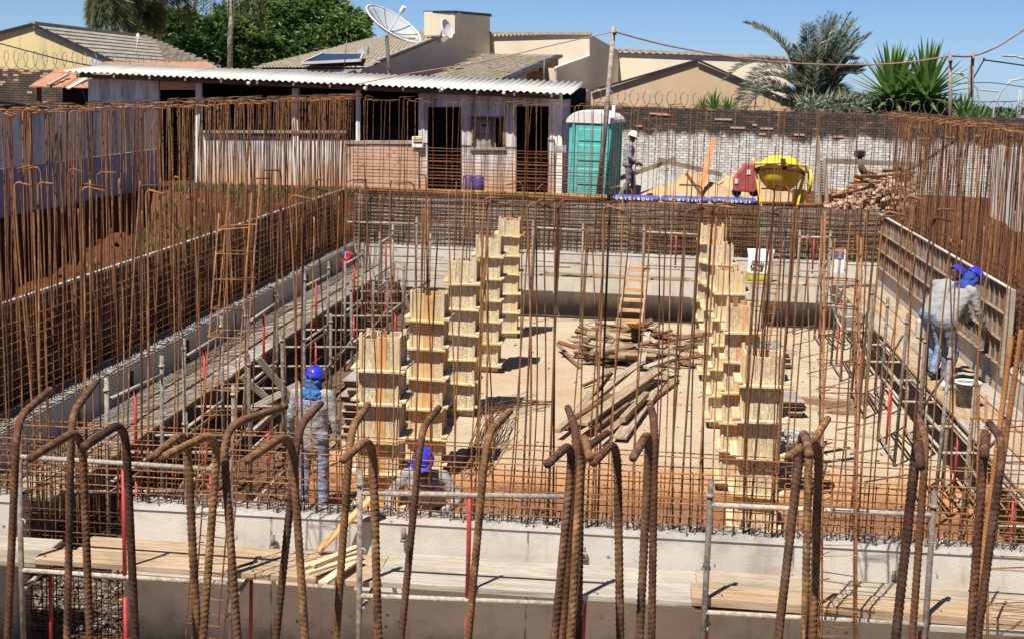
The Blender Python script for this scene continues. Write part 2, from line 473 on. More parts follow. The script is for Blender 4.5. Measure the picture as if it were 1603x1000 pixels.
def m_render(name, c, stain=.3, dark=None):
    t = NT(name); g = t.geo()
    a = t.noise(g, .35, 6, .6); b = t.noise(t.mapv(g, (2.2, 2.2, .35)), 1, 7, .7); f = t.noise(g, 22, 4)
    col = t.ramp(a, [(.3, tuple(x * .88 for x in c)), (.7, tuple(min(1, x * 1.06) for x in c))])
    d = dark or tuple(x * .55 for x in c)
    col = t.mix(t.math('MULTIPLY', t.ramp(b, [(.5, 0.0), (.66, 1.0)]), stain), col, d)
    return t.done(col, .92, f, .15, .01, 0, .15)
M['beige'] = m_render('beige_render', (.68, .59, .45), .15)
M['tan'] = m_render('tan_render', (.55, .405, .26), .2)
M['yellow'] = m_render('yellow_render', (.68, .55, .28), .7, (.35, .3, .22))
M['white_wall'] = m_render('whitewashed_boards', (.82, .78, .72), .85, (.3, .27, .25))
M['lilac'] = m_render('blue_painted_boards', (.36, .36, .5), .5, (.2, .2, .28))
M['cap'] = m_plain('dark_flashing', (.03, .032, .04), .5)
M['roof_tile'] = m_plain('cement_roof_tile', (.33, .285, .22), .85, .35, 7, .2, 0, .14, .5)
M['roof_tile_dk'] = m_plain('grey_cement_roof_tile', (.27, .245, .205), .85, .35, 7, .2, 0, .14, .5)
M['clay'] = m_plain('faded_terracotta_sheet', (.36, .19, .115), .85, .35, 5, .2, 0, .12, .4)
M['sheet'] = m_plain('white_roof_sheet', (.5, .49, .45), .6, .1, 3, .4, 0, .06, .2)

def m_brickwall(name, c, d, amt):
    t = NT(name); r = t.island(); g = t.geo()
    col = t.ramp(r, [(0, tuple(x * .75 for x in c)), (.5, c), (1, tuple(min(1, x * 1.2) for x in c))])
    n = t.noise(g, 1.1, 7, .7)
    col = t.mix(t.math('MULTIPLY', t.ramp(n, [(.35, 0.0), (.6, 1.0)]), amt), col, d)
    return t.done(col, .95, t.noise(g, 25, 5), .5, .02, 0, .15)
M['brick_dark'] = m_brickwall('mouldy_brick', (.15, .1, .075), (.06, .052, .047), .95)
M['brick_white'] = m_brickwall('whitewashed_brick', (.62, .6, .56), (.4, .37, .33), .8)
M['brick_red'] = m_brickwall('orange_brick', (.46, .25, .16), (.46, .34, .25), .8)
def m_boundary():
    t = NT('whitewash_and_mould_brick'); g = t.geo(); r = t.island()
    sp = t.node('ShaderNodeSeparateXYZ'); t.link(g, sp.inputs[0])
    n = t.noise(t.mapv(g, (1, 1, .6)), 1.3, 8, .75); n2 = t.noise(g, 7, 6, .8)
    w = t.ramp(r, [(0, (.48, .46, .42)), (.5, (.58, .56, .52)), (1, (.68, .66, .62))])
    w = t.mix(t.ramp(n2, [(.5, 0.0), (.7, .6)]), w, (.36, .32, .28))
    d = t.ramp(r, [(0, (.05, .043, .04)), (.6, (.09, .07, .06)), (.93, (.13, .085, .065)), (1, (.32, .14, .08))])
    d = t.mix(t.ramp(n2, [(.4, 0.0), (.65, .7)]), d, (.045, .042, .04))
    x = t.node('ShaderNodeMapRange'); x.inputs[1].default_value = 3.62; x.inputs[2].default_value = 3.8
    t.link(t.math('ADD', sp.outputs[2], t.math('ADD', t.math('MULTIPLY', t.math('SUBTRACT', n, .5), 1.1), t.math('MULTIPLY', t.math('SUBTRACT', n2, .5), .35))), x.inputs[0])
    return t.done(t.mix(x.outputs[0], w, d), .95, n2, .5, .02, 0, .15)
M['boundary'] = m_boundary()
M['mortar_dark'] = m_plain('dark_mortar', (.07, .062, .055), .95)
M['mortar_white'] = m_plain('pale_mortar', (.56, .54, .5), .95)

def m_halfwall():
    """lower part white boards, dusted orange where soil splashes"""
    t = NT('dusty_white_boards'); g = t.geo()
    sp = t.node('ShaderNodeSeparateXYZ'); t.link(g, sp.inputs[0])
    n = t.noise(t.mapv(g, (3, 3, .5)), 1.5, 7, .7)
    col = t.ramp(n, [(.4, (.74, .71, .67)), (.52, (.52, .49, .46)), (.62, (.26, .235, .22))])
    x = t.node('ShaderNodeMapRange'); x.inputs[1].default_value = 3.15; x.inputs[2].default_value = 2.2
    t.link(t.math('ADD', sp.outputs[2], t.math('MULTIPLY', t.math('SUBTRACT', n, .5), .9)), x.inputs[0])
    col = t.mix(t.math('MULTIPLY', x.outputs[0], .85), col, (.55, .27, .12))
    return t.done(col, .85, n, .2, .01)
M['shed_white'] = m_halfwall()
def m_skin(name, c):
    return m_plain(name, c, .55, .12, 14, .4, 0, 0, .1)
M['skin'] = m_skin('brown_skin', (.2, .1, .06))
M['skin_dark'] = m_skin('dark_brown_skin', (.07, .035, .024))
def m_cloth(name, c, var=.25):
    t = NT(name); p = t.obj()
    f = t.noise(p, 5, 5, .6); w = t.noise(t.mapv(p, (1, 1, 1.5)), 9, 5, .7, 1.2)
    col = t.ramp(f, [(.3, tuple(x * (1 - var) for x in c)), (.7, tuple(min(1, x * (1 + var * .5)) for x in c))])
    return t.done(col, .92, w, .7, .03, 0, .15)
M['shirt'] = m_cloth('grey_work_shirt', (.29, .29, .285), .1)
M['jeans'] = m_cloth('pale_blue_jeans', (.2, .27, .4), .5)
M['trousers'] = m_cloth('grey_trousers', (.15, .165, .19), .3)
M['navy'] = m_cloth('navy_trousers', (.04, .05, .08), .3)
M['blue_cloth'] = m_cloth('bright_blue_cloth', (.05, .17, .42), .4)
M['helmet'] = m_plain('blue_helmet_plastic', (.03, .035, .48), .25, .06, 3, .6, 0, 0, .02)
M['helmet_white'] = m_plain('white_helmet_plastic', (.8, .8, .78), .3, .05, 3, .5, 0, 0, .02)
M['boot'] = m_plain('black_boot', (.03, .025, .022), .6)
M['white_shoe'] = m_plain('white_boot', (.72, .7, .64), .6)
M['glove'] = m_plain('tan_glove', (.4, .28, .12), .8)
M['blue_print'] = m_plain('blue_print', (.05, .08, .42), .8, .05)
M['teal'] = m_plain('turquoise_plastic', (.1, .45, .41), .5, .22, 4, .5, 0, 0, .05)
M['grey_roof'] = m_plain('pale_grey_plastic', (.62, .6, .55), .5, .1, 2)
M['yellow_paint'] = m_plain('yellow_paint', (.8, .58, .04), .45, .25, 5, .5)
M['mixer_red'] = m_plain('faded_red_paint', (.4, .085, .075), .5, .3, 5, .5)
M['sand'] = m_plain('sand', (.42, .29, .165), .98, .2, 9, .1, 0, 0, 1.0)
M['bluetarp'] = m_plain('blue_plastic', (.07, .09, .34), .5, .4, 8)
M['purple'] = m_plain('blue_drum_plastic', (.06, .045, .2), .45, .3, 6)
M['bag_white'] = m_plain('white_sack', (.78, .78, .75), .6, .12, 7)
M['bag_yellow'] = m_plain('yellow_green_sack_print', (.6, .62, .1), .6, .3, 10)
M['cement_grey'] = m_plain('cement_crust', (.42, .41, .39), .9, .5, 10, .2, 0, .1, .8)
M['bucket'] = m_plain('cement_stained_black_plastic', (.17, .17, .17), .6, .8, 12, .4, 0, 0, .3)
M['white_crate'] = m_plain('dusty_white_box', (.42, .4, .34), .8, .2, 8)
M['rubble'] = m_plain('white_rubble', (.42, .41, .39), .9, .35, 12, .2, 0, .3, .6)
M['solar'] = m_plain('solar_glass', (.012, .025, .08), .45, .3, 1.5, .6)
M['dishmesh'] = m_plain('dish_mesh', (.6, .6, .57), .6, .2, 5)
M['lamp'] = m_plain('street_lamp_metal', (.34, .35, .36), .4)
M['orange_board'] = m_wood('orange_plywood_strip', (.45, .14, .06), (.6, .22, .1), (.7, .32, .16), None, 0, .05, 5)
M['pole_wood'] = m_wood('pole_wood', (.16, .12, .1), (.28, .22, .19), (.4, .34, .3), None, 0, .1, 9)
M['navy_cloth'] = m_cloth('navy_scarf', (.03, .06, .26), .3)
M['red_cloth'] = m_cloth('red_cap_cloth', (.6, .03, .07), .1)
M['poster'] = m_plain('paper_poster', (.6, .55, .5), .8, .08, 4)
M['gravel'] = m_plain('pale_gravel', (.34, .3, .25), .95, .3, 10, .1, 0, .4, .5)

# ------------------------------------------------------------------ the ground
PXL, PXR, PYN, PYF = -7.25, 5.6, -3.0, 32.9     # edges of the dig
def fbm(x, y, s, o=4):
    return noise.fractal(Vector((x * s, y * s, 3.3)), 1.0, 2.0, o)
def ss(a, b, x):
    t = max(0, min(1, (x - a) / (b - a))); return t * t * (3 - 2 * t)
def zground(x, y):
    z = 2.2 + fbm(x, y, .5) * .05
    if y < 34.6 and -12.4 < x < 9:
        n = fbm(x, y, .55, 5)
        if x <= PXL:
            zz = .7 + .5 * ss(-8.8, -10.2, x) * ss(-.35, .45, n) + n * .3
            zz -= .5 * ss(-10.9, -11.7, x)
            zz = zz + (2.2 - zz) * ss(-12.15, -12.35, x)
            zz += .9 * ss(25, 33, y) * ss(-8.0, -9.2, x)
        elif x >= PXR:
            zz = .9 + 1.3 * ss(6.2, 7.6, x) + n * .2
        else:
            zz = 1.3 + n * .1
        z = z + (zz - z) * (1 - ss(33.6, 34.4, y))
    if y > 120:
        z -= 27 * ss(120, 1300, y)
    return z
xs = [-3000, -1200, -500, -200, -90, -50, -30, -20, -16, -13.5] + [-12.4 + i * .17 for i in range(31)]
xs = [x for x in xs if x < PXL - .05] + [PXL] + [-5.4 + 0 * i for i in range(0)] + [-5, -2.5, 0, 2.5] + [PXR + i * .25 for i in range(1, 16)] + [PXR, 10, 12, 16, 22, 30, 50, 90, 200, 500, 1200, 3000]
xs = sorted(set(round(x, 3) for x in xs))
ys = sorted(set([round(y, 3) for y in [-200, -60, -20, PYN] + [i * .4 for i in range(-7, 90)] + [PYF, 36.5, 37.5, 39, 42, 46, 50, 56, 64, 75, 90, 120, 180, 260, 360, 500, 700, 950, 1300, 2000, 3500]]))
V = []; idx = {}
for j, y in enumerate(ys):
    for i, x in enumerate(xs):
        idx[i, j] = len(V); V.append((x, y, zground(x, y)))
Fn = []; Ff = []
for j in range(len(ys) - 1):
    for i in range(len(xs) - 1):
        cx, cy = (xs[i] + xs[i + 1]) / 2, (ys[j] + ys[j + 1]) / 2
        if PXL < cx < PXR and PYN < cy < PYF: continue
        (Ff if cy > 60 or cy < -20 or abs(cx) > 40 else Fn).append((idx[i, j], idx[i + 1, j], idx[i + 1, j + 1], idx[i, j + 1]))
def used(V, Fc):
    m = {}; VV = []; FF = []
    for f in Fc:
        g = []
        for i in f:
            if i not in m: m[i] = len(VV); VV.append(V[i])
            g.append(m[i])
        FF.append(tuple(g))
    return VV, FF
v, f = used(V, Fn); inst('site_ground', mesh_of('site_ground', v, f, M['soil'], True))['kind'] = 'structure'
v, f = used(V, Ff); inst('far_fields', mesh_of('far_fields', v, f, M['land'], True))['kind'] = 'structure'
# pit floor and the cut sides
V = []; Fc = []
nx, ny = 60, 160
for j in range(ny + 1):
    for i in range(nx + 1):
        x = PXL + (PXR - PXL) * i / nx; y = PYN + (PYF - PYN) * j / ny
        V.append((x, y, fbm(x, y, .8) * .012))
for j in range(ny):
    for i in range(nx):
        a = j * (nx + 1) + i; Fc.append((a, a + 1, a + nx + 2, a + nx + 1))
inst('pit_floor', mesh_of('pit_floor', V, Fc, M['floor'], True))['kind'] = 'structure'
mb = MB()
mb.slab([(PXL, PYN, -.05), (PXL, PYF, -.05), (PXL, PYF, 1.35), (PXL, PYN, .9)], (-.02, 0, 0))
mb.slab([(PXR, PYN, -.05), (PXR, PYF, -.05), (PXR, PYF, 1.35), (PXR, PYN, .9)], (.02, 0, 0))
mb.slab([(PXL, PYF, -.05), (PXR, PYF, -.05), (PXR, PYF, 1.35), (PXL, PYF, 1.35)], (0, .02, 0))
mb.build('soil_cut', M['soil'])['kind'] = 'structure'

# ------------------------------------------------------------------ concrete walls of the pit
KZ = 1.40
def rough_top(x0, x1, y0, y1, parent):
    """lumpy uncut joint on top of a concrete lift"""
    L = max(x1 - x0, y1 - y0); n = int(L / .035); m = 7
    V = []; Fc = []
    for i in range(n + 1):
        for j in range(m + 1):
            if x1 - x0 > y1 - y0:
                x = x0 + L * i / n; y = y0 - .012 + (y1 - y0 + .024) * j / m
            else:
                y = y0 + L * i / n; x = x0 - .012 + (x1 - x0 + .024) * j / m
            edge = j in (0, m)
            h = KZ - .012 if edge else KZ + .015 + .03 * abs(noise.noise(Vector((x * 17, y * 17, 0)))) + .022 * noise.noise(Vector((x * 5, y * 5, 2)))
            V.append((x, y, h))
    for i in range(n):
        for j in range(m):
            a = i * (m + 1) + j; Fc.append((a, a + m + 1, a + m + 2, a + 1))
    o = inst('rough_top', mesh_of('rough_top', V, Fc, M['concrete_raw']), parent)
    return o
def lift(label, x0, x1, y0, y1):
    t = thing('concrete_wall', label, 'wall', ((x0 + x1) / 2, (y0 + y1) / 2, 0))
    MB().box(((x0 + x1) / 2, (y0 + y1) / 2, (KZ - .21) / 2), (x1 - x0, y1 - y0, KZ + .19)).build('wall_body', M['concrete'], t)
    rough_top(x0, x1, y0, y1, t)
    return t
XL, XR, YF_, YN = -6.55, 4.97, 32.1, 11.85
w_far = lift('pale concrete end wall of the pit under the reinforcement of the far side', XL, XR, YF_, YF_ + .35)
w_left = lift('long shaded concrete wall base along the pit side nearest the blue hoarding', XL - .4, XL, 2.4, YF_ + .35)
w_right = lift('concrete wall base below the ribbed form panels where two men work', XR, XR + .35, 2.4, YF_ + .35)
w_near = lift('smooth grey concrete wall across the pit with planks along its near face', -4.40, XR, YN, YN + .32)
w_stub = lift('short concrete wall end beside the gap filled with reinforcement', XL, -5.38, YN, YN + .32)
w_front = lift('concrete wall base carrying the thick hooked bars closest to the viewer', XL, XR, 2.05, 2.4)
# anchor pins standing out of the near wall's face, cast-in slots along the side wall
for (px, py) in [(427, 855), (1104, 890), (1399, 912), (913, 875), (632, 845)]:
    p = PY(px, py, YN - .05)
    MB().tube([p, p + Vector((0, 0, .1))], .02, 8).tube([p + Vector((0, 0, -.01)), p + Vector((0, 0, .012))], .032, 8).build('anchor_pin', M['steel_grey'], w_near, True)
for y in (16.2, 18.0, 20.3, 22.7, 25.2, 27.7, 29.8):
    MB().box((XL + .012, y, 1.12), (.03, .07, .34)).build('anchor_slot', M['black'], w_left)
for y in (13, 15.2, 17.4):
    MB().box((XR - .012, y, 1.12), (.03, .07, .3)).build('anchor_slot', M['black'], w_right)

# ------------------------------------------------------------------ reinforcement
def bar_mesh(L, hook, r, n=6, bow=.02, seed=0, mat='rust'):
    rs = random.Random(seed)
    a, b = rs.uniform(-bow, bow), rs.uniform(-bow, bow)
    P = []
    k = 7
    for i in range(k + 1):
        s = i / k
        P.append((a * math.sin(PI * s), b * math.sin(PI * s * 1.5), (L - .05) * s))
    if hook:
        for i in range(1, 4):
            w = i / 3 * PI / 2
            P.append((.05 * (1 - math.cos(w)), P[k][1], L - .05 + .05 * math.sin(w)))
        P.append((.05 + hook, P[k][1], L + rs.uniform(-.03, .01)))
    else:
        P.append((0, b * math.sin(PI * 1.5), L))
    mb = MB().tube(P, r, n)
    return mesh_of('vertical_bar', mb.v, mb.f, M[mat], True)
def bar_set(L, r, n=6, hook=(.1, .16), mats=('rust', 'rust', 'rust_dark')):
    out = []
    for i in range(9):
        out.append(bar_mesh(L * (1 + .012 * (i % 3 - 1)), rnd(*hook), r, n, .035, i * 7 + 1, mats[i % len(mats)]))
    return out
def place_bars(cage, pos, meshes, lean, hookdir, name='vertical_bar', top=300):
    joined = MB()
    for q, (x, y, z) in enumerate(pos):
        me = random.choice(meshes)
        yaw = hookdir + rnd(-.5, .5) if hookdir is not None else rnd(0, 2 * PI)
        Mx = Matrix.Translation((x, y, z)) @ Matrix.Rotation(random.gauss(0, lean), 4, 'Y') @ Matrix.Rotation(random.gauss(0, lean), 4, 'X') @ Matrix.Rotation(yaw, 4, 'Z')
        if q < top:
            inst(name, me, cage, Mx)
        else:
            joined.add([Mx @ v.co for v in me.vertices], [tuple(p.vertices) for p in me.polygons])
    if joined.v:
        joined.build(name, M['rust'], cage, True, kind='stuff')
def hbar(cage, a, b, r=.006, sag=.012, mat='rust', name='horizontal_bar'):
    a, b = Vector(a), Vector(b)
    L = (b - a).length; k = max(2, int(L / .8))
    P = []
    for i in range(k + 1):
        P.append(a.lerp(b, i / k) + Vector((0, 0, rnd(-sag, sag))) + Vector((rnd(-sag, sag), rnd(-sag, sag), 0)) * .5)
    return MB().tube(P, r, 5).build(name, M[mat], cage, True)

# near (dividing) wall
cg = thing('rebar_cage', 'tall rusty bar curtain rising from the concrete wall across the pit', 'reinforcement', (-1, YN + .15, 0))
meshes = bar_set(2.98, .0064, 6)[:3] + [bar_mesh(rnd(2.6, 2.95), 0, .0064, 6, .035, 50 + i, 'rust') for i in range(9)]
pos = []
x = -6.5
while x < 5.1:
    gap = -5.38 < x < -4.4
    for yy in (YN + .08, YN + .25):
        if random.random() < .95: pos.append((x + rnd(-.05, .05), yy, KZ - .1))
    x += .165
place_bars(cg, pos, meshes, .021, None)
thick = bar_set(2.85, .0095, 8, (.1, .15), ('rust_dark', 'rust'))
pos = [(PY(px, 700, YN + .16).x + dx, YN + .12, KZ - .1) for px in (60, 130, 225, 470, 745, 820, 862, 930, 1060, 1097, 1172, 1215, 1345, 1430) for dx in (0, rnd(.03, .07))]
place_bars(cg, pos, thick, .012, 0)
for yy in (YN + .07, YN + .26):
    for z in (1.5, 1.56, 1.66, 1.72, 1.83, 1.93, 2.06):
        hbar(cg, (-6.5, yy, z + rnd(-.01, .01)), (5.0, yy, z + rnd(-.015, .015)), .0058, .008)
    for z in [.12 + .1 * i for i in range(13)]:
        hbar(cg, (-5.6, yy, z), (-4.3, yy, z), .0055, .006, 'rust_dark')
short = bar_set(.95, .0055, 5, (.04, .06))
pos = [(x_, yy, KZ - .2) for x_ in np.arange(-6.5, 5.0, .088) for yy in (YN + .09,)]
place_bars(cg, pos, [bar_mesh(.72, 0, .0052, 5, .008, i) for i in range(5)], .01, None, 'link_bar')
pos = [(x_, yy, .02) for x_ in np.arange(-5.35, -4.4, .1) for yy in (YN + .08, YN + .25)]
place_bars(cg, pos, [bar_mesh(1.9, 0, .006, 5, .008, i, 'rust_dark') for i in range(4)], .008, None, 'opening_bar')
mb = MB()
for i in range(420):
    x_ = rnd(-4.38, 4.9); y_ = YN + rnd(.02, .3)
    mb.tube([(x_, y_, KZ - .02), (x_ + rnd(-.01, .01), y_, KZ + rnd(.05, .13))], rnd(.004, .007), 5)
mb.build('cut_stub', M['galv'], cg, True, kind='stuff')

# far wall
cg = thing('rebar_cage', 'rusty bar curtain with dense level bars on the far wall before the shed', 'reinforcement', (-1, YF_ + .18, 0))
meshes = bar_set(3.3, .007, 5, (.1, .2))
pos = []
for x_ in np.arange(-6.7, 5.2, .115):
    for yy in (YF_ + .08, YF_ + .28):
        up = random.random()
        if up < .62: pos.append((x_ + rnd(-.03, .03), yy, KZ - .05))
random.shuffle(pos)
place_bars(cg, pos, meshes, .02, 0)
pos = [(x_ + rnd(-.01, .01), yy, KZ - .05) for x_ in np.arange(-6.7, 5.2, .105) for yy in (YF_ + .06,)]
place_bars(cg, pos, [bar_mesh(1.2, 0, .0058, 5, .01, i, ('rust_dark', 'rust')[i % 2]) for i in range(6)], .012, None, 'stirrup_leg')
for z in np.arange(1.62, 2.56, .085):
    for yy in (YF_ + .04, YF_ + .3):
        hbar(cg, (-6.7, yy, z + rnd(-.015, .015)), (-.5, yy, z + rnd(-.015, .015)), .006, .014, 'rust_dark')
        hbar(cg, (-.5, yy, z + rnd(-.03, .03)), (5.1, yy, z + rnd(-.03, .03)), .0068, .035, 'rust_dark')
for z in np.arange(2.62, 3.62, .075):
    hbar(cg, (-6.6, YF_ + .08, z), (-.9, YF_ + .08, z + rnd(-.02, .02)), .0062, .01)
    if random.random() < .5: hbar(cg, (-6.6, YF_ + .28, z), (-.9, YF_ + .28, z + rnd(-.02, .02)), .0062, .01)
mb = MB()
for i in range(520):                                        # slack stirrup ends hanging in the right half
    x_ = rnd(-6.6, 5.0); z_ = rnd(1.5, 2.5); y_ = YF_ + rnd(-.02, .1)
    mb.tube([(x_, y_, z_), (x_ + rnd(-.05, .05), y_ - rnd(.0, .05), z_ + rnd(-.14, .14))], .006, 4)
mb.build('tie_wire', M['rust_dark'], cg, True, kind='stuff')

# left wall
cg = thing('rebar_cage', 'dense rusty bar curtain running along the pit side below the blue hoarding', 'reinforcement', (XL - .2, 20, 0))
meshes = bar_set(3.32, .0074, 6, (.12, .2))
pos = []
for y_ in np.arange(11.5, 32.3, .112):
    for xx in (XL - .07, XL - .33):
        if random.random() < .9: pos.append((xx, y_ + rnd(-.03, .03), KZ - .05))
pos.sort(key=lambda p: p[1])
place_bars(cg, pos, meshes, .018, 0)
for z in np.arange(1.55, 2.5, .1):
    for xx in (XL - .05, XL - .35):
        hbar(cg, (xx, 9.5, z), (xx, 32.3, z + rnd(-.015, .015)), .006, .01, 'rust')
# right wall
cg = thing('rebar_cage', 'dense rusty bar curtain above the ribbed form panels beside the two bending men', 'reinforcement', (XR + .2, 20, 0))
meshes = bar_set(3.3, .0074, 6, (.12, .2))
pos = []
for y_ in np.arange(13.2, 32.3, .118):
    for xx in (XR + .07, XR + .28):
        if random.random() < .93: pos.append((xx, y_ + rnd(-.03, .03), KZ - .05))
pos.sort(key=lambda p: p[1])
place_bars(cg, pos, meshes, .018, PI)
for z in np.arange(1.5, 2.7, .1):
    for xx in (XR + .05, XR + .3):
        hbar(cg, (xx, 12.4, z), (xx, 32.3, z + rnd(-.015, .015)), .006, .01, 'rust_dark')

# ------------------------------------------------------------------ form panels
fp = thing('wall_formwork', 'dark plywood wall form with a pale top batten behind the side reinforcement', 'formwork', (XL - .45, 20, 0))
y = 9.0
while y < 32.2:
    MB().box((XL - .45, y + .605, 1.26), (.02, 1.2, 2.5)).build('form_panel', M['ply_dark'], fp)
    if not 22.6 < y < 23.5:
        MB().box((XL - .45, y + .6, 2.535), (.05, 1.19, .04)).build('top_batten', M['tube_white'], fp)
    y += 1.22
fp = thing('wall_formwork', 'ribbed brown steel and plywood wall form where two men in blue helmets work', 'formwork', (XR - .03, 26, 0))
y = 20.3; k = 0
while y < 31.6:
    yy = min(y + 1.24, 32.05)
    m = 'ply_grey' if k in (1, 5) else 'ply_brown'
    for (z0, z1) in ((1.4, 1.75), (1.75, 2.12), (2.12, 2.5)):
        MB().box((XR - .02, (y + yy) / 2, (z0 + z1) / 2), (.018, yy - y - .008, z1 - z0 - .006)).build('form_panel', M[m], fp)
    for z in (1.4, 1.75, 2.12, 2.5):
        MB().box((XR - .055, (y + yy) / 2, z), (.055, yy - y - .004, .016)).build('form_rib', M['tube_white'] if z > 2.4 else M['plank'], fp)
    for yr in np.arange(y + .01, yy - .1, .308):
        MB().box((XR - .042, yr, 1.94), (.03, .012, 1.05)).build('form_stud', M['ply_brown'], fp)
    y += 1.24; k += 1
MB().box((XR - .06, 20.24, 1.9), (.12, .05, 1.2)).build('end_stud', M['plank_pale'], fp)
fp = thing('wall_formwork', 'grey weathered wall form standing behind the far end reinforcement', 'formwork', (-.8, YF_ + .42, 0))
x = -6.6; k = 0
while x < 4.9:
    m = 'plank_pale' if x < -.9 else random.choice(['ply_grey', 'plank', 'ply_brown'])
    MB().box((x + .45, YF_ + .42 + .004 * (k % 2), 1.95), (.89, .02, 1.16)).build('form_panel', M[m], fp)
    x += .9; k += 1
board_obj('top_board', (-6.4, YF_ + .40, 2.62), (-.95, YF_ + .40, 2.62), .05, .11, M['pine_orange'], fp)

# ------------------------------------------------------------------ thick ribbed bars next to the viewer
def ribbed_mesh(path, r, mat, ribL=1.0, amp=.2, pitch=.0088, n=12):
    """path: list of corner points; filleted, ribs modelled along the first ribL metres from the last point back"""
    pts = [Vector(p) for p in path]
    P = [pts[0]]
    for i in range(1, len(pts) - 1):
        a, b, c = pts[i - 1], pts[i], pts[i + 1]
        u = (a - b).normalized(); w = (c - b).normalized(); d = min(.055, (a - b).length * .45, (c - b).length * .45)
        for q in range(9):
            t = q / 8
            P.append((b + u * d) * (1 - t) ** 2 + b * 2 * t * (1 - t) + (b + w * d) * t * t)
    P.append(pts[-1])
    # resample
    cum = [0]
    for i in range(1, len(P)): cum.append(cum[-1] + (P[i] - P[i - 1]).length)
    T = cum[-1]; S = []
    s = 0
    while s < T:
        S.append(s); s += .05 if s < T - ribL - .05 else .0018
    S.append(T)
    Q = []; j = 0
    for s in S:
        while j < len(cum) - 2 and cum[j + 1] < s: j += 1
        Q.append(P[j].lerp(P[j + 1], (s - cum[j]) / max(1e-9, cum[j + 1] - cum[j])))
    V = []; ref = None; k = len(Q); ph = rnd(0, 6)
    for i, p in enumerate(Q):
        t = (Q[min(i + 1, k - 1)] - Q[max(i - 1, 0)]).normalized()
        if ref is None: ref = Vector((1, 0, 0)) if abs(t.x) < .9 else Vector((0, 1, 0))
        a = (ref - t * ref.dot(t)).normalized(); ref = a; b = t.cross(a)
        fade = ss(T, T - .16, S[i]) * .75 + .25
        for q in range(n):
            w = 2 * PI * q / n
            c = math.cos(2 * PI * (S[i] / pitch) + 1.3 * math.cos(w + ph) * 2)
            h = max(0, c) ** 1.5 * (abs(math.sin(w + ph)) ** .6) * amp * fade
            wear = .03 * noise.noise(p * 60)
            rr = r * (1 + h + wear)
            V.append(p + (a * math.cos(w) + b * math.sin(w)) * rr)
    Fc = []
    for i in range(k - 1):
        for q in range(n):
            q2 = (q + 1) % n; Fc.append((i * n + q, i * n + q2, (i + 1) * n + q2, (i + 1) * n + q))
    Fc.append(tuple(range(n - 1, -1, -1))); Fc.append(tuple((k - 1) * n + q for q in range(n)))
    return V, Fc
FB = [  # (bottom at y=1000), bend, hook end, depth, radius, label
    ((12, 1000), (27, 655), (78, 610), 2.2, .0098, 'thick hooked bar at the edge of the frame, its hook pointing away'),
    ((105, 1000), (112, 648), (150, 598), 2.22, .0094, 'thick hooked bar whose hook rises behind two crossing hooks over the plank end'),
    ((141, 1000), (128, 668), (47, 717), 2.2, .0098, 'ribbed orange bar with a long hook crossing in front of its pale neighbour'),
    ((212, 1000), (196, 656), (132, 698), 2.15, .0102, 'orange ribbed bar just past the red scaffold upright, hook toward the viewer'),
    ((309, 1000), (292, 671), (242, 713), 2.2, .0100, 'dark ribbed bar left of the bundle of three, short hook down'),
    ((318, 1000), (342, 672), (259, 713), 2.1, .0096, 'bar leaning into the bundle with a long orange ribbed hook'),
    ((372, 1000), (348, 668), (447, 635), 2.12, .0098, 'bar with the longest hook, reaching toward the man with the blue scarf'),
    ((478, 1000), (456, 674), (387, 720), 2.2, .0098, 'bar crossing in front of the standing man, hook toward the viewer'),
    ((432, 1000), (467, 668), (502, 631), 2.25, .0094, 'dark bar crossing in front of the standing man, hook away from the viewer'),
    ((592, 1000), (583, 680), (537, 719), 2.2, .0100, 'bar beside the first timber column, short thick hook toward the viewer'),
    ((526, 1000), (549, 672), (576, 633), 2.25, .0098, 'bar beside the first timber column with its worn hook pointing away'),
    ((628, 1000), (660, 670), (687, 638), 2.3, .0092, 'bar passing in front of the crouching man in the blue helmet'),
    ((733, 1000), (762, 680), (798, 643), 2.28, .0096, 'leaning bar between the crouching man and the open floor, hook away'),
    ((868, 1000), (898, 688), (857, 726), 2.1, .0096, 'bar of the tight bundle in the middle, fat hook facing down toward the viewer'),
    ((880, 1000), (903, 676), (889, 638), 2.3, .0098, 'bar of the tight bundle in the middle, its hook standing up and away'),
    ((893, 1000), (912, 673), (923, 716), 2.0, .0088, 'bar of the tight bundle in the middle, short hook pointing at the viewer'),
    ((905, 1000), (909, 708), (950, 677), 2.16, .0092, 'bar of the tight bundle in the middle, lower orange hook crossing sideways'),
    ((971, 1000), (966, 686), (929, 724), 2.2, .0098, 'slim straight bar just past the middle bundle, hook down and sideways'),
    ((1001, 1000), (1017, 671), (991, 716), 2.2, .0098, 'front bar of the pair below the timber heap, hook toward the viewer'),
    ((1020, 1000), (1025, 664), (1018, 632), 2.35, .0098, 'rear bar of the pair below the timber heap, hook away'),
    ((1272, 1000), (1283, 680), (1235, 714), 2.2, .0100, 'black-brown bar in front of the narrow stirrup cage, hook sideways'),
    ((1218, 1000), (1257, 668), (1267, 711), 2.15, .0102, 'strongly ribbed bar crossing the nearest column foot, stubby hook at the viewer'),
    ((1260, 1000), (1266, 700), (1296, 655), 2.25, .0094, 'bar of the crossed trio by the stirrup cage, hook rising away'),
    ((1402, 1000), (1436, 682), (1441, 729), 2.1, .0104, 'front ribbed bar beside the lone scaffold pole, short fat hook'),
    ((1428, 1000), (1450, 688), (1440, 659), 2.3, .0092, 'rear dark bar beside the lone scaffold pole, hook folded back'),
    ((1519, 1000), (1543, 668), (1541, 713), 2.15, .0100, 'ribbed bar below the two orange unbent bars, blunt hook at the viewer'),
    ((1530, 1000), (1571, 690), (1549, 662), 2.3, .0098, 'curved bar below the two orange unbent bars, hook bent back on itself'),
]
